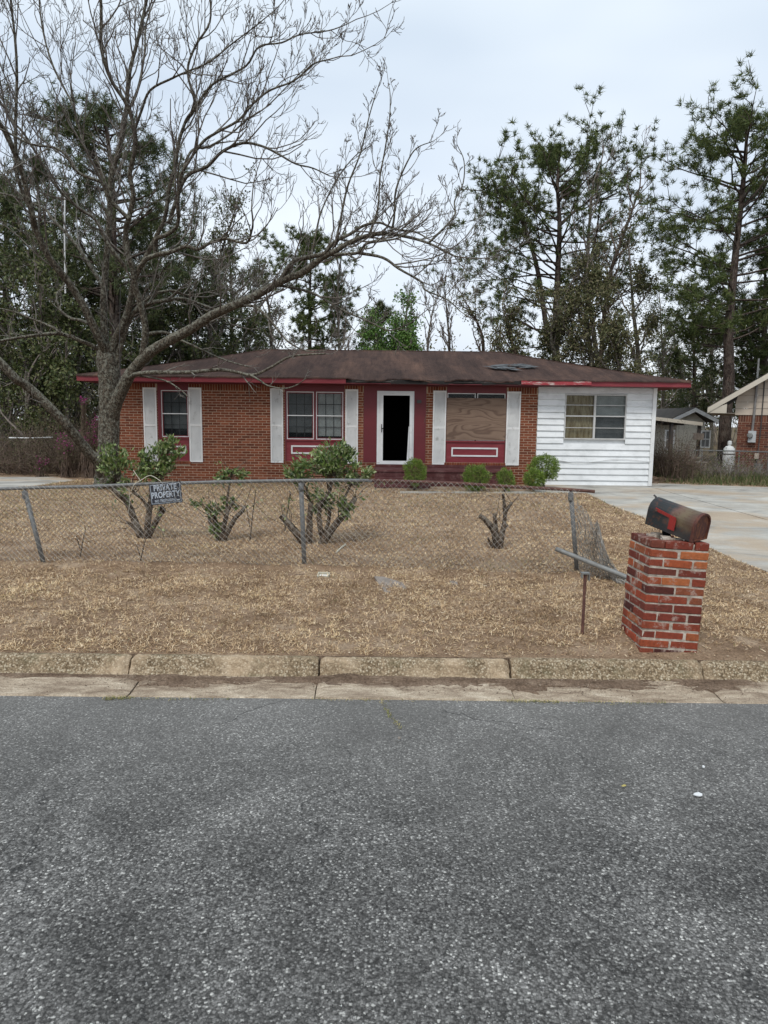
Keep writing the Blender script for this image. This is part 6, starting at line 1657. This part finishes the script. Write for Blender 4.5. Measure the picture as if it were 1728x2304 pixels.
thicket('dry_stalks', P(1565, 1050, 24).x, P(1760, 1050, 24).x, 23.0, 24.8, .95, 210, 142, 'grey_twig', 900, 'weeds', (.04, .08), rr=.006, lean=.3)
# heap of roots by the corner
hp = MB(); rng = np.random.default_rng(143); c_ = G(1462, 1088)
n_ = 26; rings_ = [(1.0, 0), (.8, .09), (.5, .17), (.2, .22), (0, .24)]
ptsH = [(c_.x + .68 * f * math.cos(a_) * rng.uniform(.85, 1.1), c_.y + .35 + .34 * f * math.sin(a_) * rng.uniform(.85, 1.1), h_ * rng.uniform(.8, 1.15) - (.04 if f == 1 else 0)) for f, h_ in rings_ for a_ in np.linspace(0, 2 * math.pi, n_, endpoint=False)]
hp.add(ptsH, [[r_ * n_ + k, r_ * n_ + (k + 1) % n_, (r_ + 1) * n_ + (k + 1) % n_, (r_ + 1) * n_ + k] for r_ in range(4) for k in range(n_)])
for k in range(22): 
    p = np.array([c_.x + rng.uniform(-.6, .6), c_.y + .3 + rng.uniform(-.25, .2), .10]); d = rng.normal(0, 1, 3) * [.35, .2, .08]; hp.tube([p - d, p + [0, 0, .06], p + d], .012, 4)
tag(hp.build('soil_heap', M['mud']), 'low heap of soil and roots at the foot of the white corner board', 'heap')

# grey cottage
cy = 38.0
cot = thing('grey_cottage', 'small grey sided cottage with white trimmed gable behind the carport', 'house', (P(1557, 1040, cy).x, cy, 0))
cx0 = cot.location.x
def cP(px, py, Y=cy): p = P(px, py, Y); return p.x - cx0, p.z
xl, zl = cP(1480, 948); xr, zr = cP(1618, 949); xp, zp = cP(1557, 919)
xl = xp - (xr - xp); we = xr - .55
m_ = MB(); m_.box(-we + xp, we + xp, .03, 8, -.1, zr); m_.build('wall_core', M['vinyl'], cot)
MB().prism([(xp - we, .03, zr), (xp + we, .03, zr), (xp, .03, zp - .12)], (0, .1, 0)).build('gable_core', M['vinyl'], cot)
k = 0; z = 0.0; sp_h = .155
winC = [cP(1497, 967) + cP(1516, 1012), cP(1577, 968) + cP(1597, 1008)]
while z < zp - .3:
    z1 = z + sp_h; hw = we if z1 < zr else we * max(0, (zp - .12 - z1) / (zp - .12 - zr))
    if hw > .1:
        segs = [(xp - hw, xp + hw)]
        for (wx0, wz1, wx1, wz0) in winC:
            if z1 > wz0 and z < wz1:
                segs = [s2_ for s_ in segs for s2_ in ((s_[0], min(s_[1], wx0)), (max(s_[0], wx1), s_[1])) if s2_[1] - s2_[0] > .05]
        for s0_, s1_ in segs:
            MB().add([(s0_, 0, z), (s1_, 0, z), (s1_, .025, z1), (s0_, .025, z1), (s0_, .03, z), (s1_, .03, z)], [[0, 1, 2, 3], [0, 4, 5, 1]]).build('siding_plank', M['vinyl'], cot)
    z = z1
for (wx0, wz1, wx1, wz0) in winC:
    w_ = empty_part('window', cot); m_ = MB()
    for b_ in ((wx0, wx0 + .07), (wx1 - .07, wx1)): m_.box(b_[0], b_[1], -.03, .06, wz0, wz1)
    m_.box(wx0 + .07, wx1 - .07, -.03, .06, wz0, wz0 + .07); m_.box(wx0 + .07, wx1 - .07, -.03, .06, wz1 - .07, wz1); zm_ = (wz0 + wz1) / 2; m_.box(wx0 + .07, wx1 - .07, -.02, .06, zm_ - .025, zm_ + .025)
    xm_ = (wx0 + wx1) / 2; m_.box(xm_ - .012, xm_ + .012, -.01, .02, wz0 + .07, wz1 - .07)
    m_.build('frame', M['white'], w_); MB().box(wx0 + .07, wx1 - .07, .0, .025, wz0 + .07, wz1 - .07).build('pane', M['blind_grey'], w_)
ov = .45
for s_ in (-1, 1):
    a_ = Vector((xp, 0, zp)); e_ = Vector((xp + s_ * (xr - xp), 0, zr - .05)); d = (e_ - a_); nn = Vector((-d.z, 0, d.x)).normalized() * (.06 if s_ < 0 else -.06)
    if nn.z < 0: nn = -nn
    MB().prism([(a_.x, -ov, a_.z), (e_.x, -ov, e_.z), (e_.x + nn.x, -ov, e_.z + nn.z), (a_.x, -ov, a_.z + nn.length)], (0, 8.9, 0)).build('roof', M['grey_roof'], cot)
    MB().prism([(a_.x, -ov - .03, a_.z - .18), (e_.x, -ov - .03, e_.z - .16), (e_.x, -ov - .03, e_.z + .03), (a_.x, -ov - .03, a_.z + .03)], (0, .028, 0)).build('rake_board', M['white'], cot)

# carport
ky = 31.0
car = thing('carport', 'low open carport roof on dark posts before the grey cottage', 'carport', (P(1530, 1040, ky).x, ky, 0)); kx = car.location.x
def kP(px, py, Y=ky): p = P(px, py, Y); return Vector((p.x - kx, Y - ky, p.z))
A_, B_ = kP(1470, 942), kP(1581, 955); Cc, Dd = kP(1586, 952, ky + 3.6), kP(1466, 944, ky + 3.6)
MB().prism([A_, B_, B_ + Vector((-.1, 3.4, .05)), A_ + Vector((-.1, 3.4, .05))], (0, 0, .06)).build('roof_sheet', M['rotten'], car)
MB().prism([A_ + Vector((0, -.02, -.06)), B_ + Vector((0, -.02, -.06)), B_ + Vector((0, -.02, .09)), A_ + Vector((0, -.02, .09))], (0, .018, 0)).build('fascia', M['beige_trim'], car)
for t_, yy in ((.41, .1), (.97, .1), (.41, 3.2), (.97, 3.2), (.03, .1)):
    p_ = A_ + (B_ - A_) * t_; MB().box(p_.x - .06, p_.x + .06, yy, yy + .12, -.1, p_.z - .005).build('post', M['muntin'], car)
for t_ in (.2, .6): p_ = A_ + (B_ - A_) * t_; MB().prism([p_ + Vector((0, .05, -.14)), p_ + Vector((.08, .05, -.14)), p_ + Vector((.08, .05, -.005)), p_ + Vector((0, .05, -.005))], (0, 3.3, 0)).build('beam', M['muntin'], car)
l0 = P(1573, 982, ky - .15); o = MB().box(-.19, .19, -.1, .1, -.13, .13, .03).build('lamp_box', M['stone']); o.location = l0; tag(o, 'weathered box fixed to the right post of the carport', 'box')
bb = P(1562, 1040, 27); ben = thing('bench', 'weathered pale bench standing in the weeds by the carport post', 'bench', (bb.x, 27, 0))
m_ = MB(); m_.box(-.42, .42, -.2, .2, .42, .47); m_.build('seat', M['stone'], ben); MB().box(-.42, .42, .2, .24, .55, .64).build('back_slat', M['stone'], ben)
for sx_ in (-.36, .36): MB().box(sx_ - .03, sx_ + .03, -.18, .24, -.05, .42).build('leg', M['stone'], ben)

# low wire fence at the back right
fy = 25.2; bf = thing('wire_fence', 'low wire fence with thin rail in front of the tan gabled neighbour', 'fence', (P(1600, 1013, fy).x, fy, 0)); bx = bf.location.x
def bP(px, py): p = P(px, py, fy); return Vector((p.x - bx, 0, p.z))
MB().tube([bP(1520, 1014), bP(1580, 1013.5), bP(1660, 1015), bP(1800, 1019)], .022, 6).build('rail', M['galv'], bf)
for x in (1528, 1580, 1664, 1730): 
    p_ = bP(x, 1014); MB().tube([Vector((p_.x, 0, -.1)), p_], .022, 6).build('post', M['galv'], bf)
def Sb(u_, v_):
    x0_, x1_ = bP(1520, 1014), bP(1800, 1019); return (x0_.x + (x1_.x - x0_.x) * u_, 0.0, (1 - v_) * (x0_.z + (x1_.z - x0_.z) * u_ - .02) + v_ * .03)
wires(Sb, 90, 16, .0025, M['wire'], 'wire_mesh', bf)

# brick neighbour with tan gable
ny_ = 26.0
nb_ = thing('brick_neighbour', 'neighbouring brown brick house with tan gable at the right edge', 'house', (P(1652, 1050, ny_).x, ny_, 0)); nx0 = nb_.location.x; nb_.rotation_euler = (0, 0, math.radians(-27))
def nP(px, py, Y=ny_): p = P(px, py, Y); return Vector((p.x - nx0, Y - ny_, p.z))
zb = nP(1690, 934).z; W_ = 9.0
rk0 = nP(1614, 921, ny_ - .5); rk1 = nP(1728, 851, ny_ - .5); slope_ = (rk1.z - rk0.z) / (rk1.x - rk0.x); xpk = W_ / 2; zpk = rk0.z + slope_ * (xpk - rk0.x)
MB().box(0.02, W_, .012, 6, -.1, zb).build('wall', M['nmortar'], nb_)
cnt = 0; zz = 0.0; rw_ = 0; nbm = MB().box(0, .235, 0, .03, 0, .067).mesh('brick', M['nbrick']); rest2 = MB()
vis_x = nP(1745, 1000).x
while zz < zb - .26:
    x = .02 - (rw_ % 2) * .125
    while x < W_:
        x0_, x1_ = max(x, .02), min(x + .235, W_)
        if x1_ - x0_ > .05:
            if x >= .02 and x1_ - x0_ > .23 and x < vis_x and cnt < 298: link('brick', nbm, nb_, loc=(x0_, RNG.uniform(-.003, .003), zz)); cnt += 1
            else: rest2.box(x0_, x1_, 0, .03, zz, zz + .067)
        x += .25
    zz += .082; rw_ += 1
x = .02
while x < W_ - .07: rest2.box(x, x + .067, RNG.uniform(-.003, .003), .03, zz + .01, zb - .005); x += .082
tag(rest2.build('brickwork', M['nbrick'], nb_), kind='stuff')
# gable planks (tan), proud of the brick, clipped by the roof slope
zg = zb
hgt = .235
def roofz(x): return zpk - abs(x - xpk) * slope_ - .10
while zg < zpk - .15:
    z1 = min(zg + hgt, zpk)
    xa0 = xpk - (zpk - .10 - zg) / slope_; xa1 = xpk - (zpk - .10 - z1) / slope_
    xb0 = 2 * xpk - xa0; xb1 = 2 * xpk - xa1
    if zg < zb + .01: pts_ = [(max(xa0, -.1), -.03, zg), (min(xb0, W_ + .1), -.03, zg), (min(xb1, W_ + .1), -.012, z1 - .008), (max(xa1, -.1), -.012, z1 - .008)]
    else: pts_ = [(max(xa0, -.1), -.03, zg), (min(xb0, W_ + .1), -.03, zg), (min(xb1, W_ + .1), -.012, z1 - .008), (max(xa1, -.1), -.012, z1 - .008)]
    MB().prism(pts_, (0, .03, 0)).build('gable_plank', M['beige'], nb_); zg = z1
MB().prism([(0, .02, zb), (W_, .02, zb), (xpk, .02, zpk - .12)], (0, .05, 0)).build('gable_core', M['beige'], nb_)
for s_ in (-1, 1):
    a_ = Vector((xpk, -.5, zpk)); xe = rk0.x if s_ < 0 else 2 * xpk - rk0.x; e_ = Vector((xe, -.5, rk0.z))
    MB().prism([a_ + Vector((0, 0, .02)), e_ + Vector((0, 0, .02)), e_ + Vector((0, 0, .09)), a_ + Vector((0, 0, .09))], (0, 7, 0)).build('roof', M['grey_roof'], nb_)
    MB().prism([a_ + Vector((0, -.03, -.13)), e_ + Vector((0, -.03, -.13)), e_ + Vector((0, -.03, .06)), a_ + Vector((0, -.03, .06))], (0, .028, 0)).build('rake_board', M['beige_trim'], nb_)
    MB().prism([a_ + Vector((0, .0, -.12)), e_ + Vector((0, .0, -.12)), e_ + Vector((0, .0, -.10)), a_ + Vector((0, .0, -.10))], (0, .49, 0)).build('rake_soffit', M['beige'], nb_)
e_ = Vector((rk0.x, -.5, rk0.z)); MB().prism([e_ + Vector((0, .0, -.12)), e_ + Vector((.62, 0, -.13)), e_ + Vector((.62, 0, .2)), e_ + Vector((0.02, 0, 0))], (0, .47, 0)).build('boxed_eave', M['beige_trim'], nb_)
MB().box(rk0.x + .02, 0.0, .01, 6.3, rk0.z - .14, rk0.z - .11).build('soffit', M['beige'], nb_)
# meter, conduit, tank
mp_ = nP(1688, 981); met = empty_part('electric_meter', nb_)
MB().box(mp_.x - .12, mp_.x + .13, -.16, -.002, mp_.z - .22, mp_.z + .19, .004).build('meter_box', M['meter'], met)
MB().tube([(mp_.x - .07, -.16, mp_.z + .02), (mp_.x - .07, -.22, mp_.z + .02), (mp_.x - .07, -.26, mp_.z + .02)], [.10, .095, .07], 14).build('meter_dial', M['galv_light'], met)
MB().tube([(mp_.x + .0, -.09, mp_.z + .19), (mp_.x + .02, -.09, zb + .2), (mp_.x + .03, -.09, roofz(mp_.x) + .05)], .042, 8).build('conduit', M['conduit'], nb_)
MB().tube([(mp_.x + .03, -.09, roofz(mp_.x) + .25), (mp_.x + .03, -.09, nP(1691, 808).z)], .032, 8).build('service_mast', M['galv_light'], nb_)
c2 = nP(1706, 960); MB().tube([(c2.x, -.04, roofz(c2.x)), (c2.x, -.04, c2.z), (c2.x - .06, -.04, .3)], .02, 6).build('cable', M['muntin'], nb_)
c3 = nP(1697, 1025); MB().box(c3.x - .07, c3.x + .07, -.09, -.002, c3.z - .1, c3.z + .1).build('outlet_box', M['beige'], nb_)
c4 = nP(1701, 1052); MB().box(c4.x - .15, c4.x + .1, -.22, -.002, c4.z - .16, c4.z + .16, .02).build('utility_box', M['galv'], nb_)
tk = P(1638, 1050, 25.6); tank = thing('gas_tank', 'upright white gas tank standing at the corner of the brown brick neighbour', 'tank', (tk.x, 25.6, 0))
zt_ = P(1638, 1003, 25.6).z; r_ = .20
prof_ = [(0, .02)] + [(r_ * .55, .05), (r_ * .9, .12), (r_, .22), (r_, zt_ - .22), (r_ * .92, zt_ - .10), (r_ * .6, zt_ - .02), (.05, zt_)]
MB().tube([(0, 0, z_) for _, z_ in prof_[1:]], [q_[0] for q_ in prof_[1:]], 18).build('tank_body', M['tank'], tank, smooth=True)
MB().tube([(0, 0, zt_), (0, 0, zt_ + .06), (0, 0, zt_ + .16), (0, 0, zt_ + .18)], [.05, .075, .07, .03], 10).build('valve_cap', M['tank'], tank)
MB().tube([(0, 0, zt_ * .72), (0, 0, zt_ * .72 + .04)], r_ + .008, 18).build('strap', M['muntin'], tank)
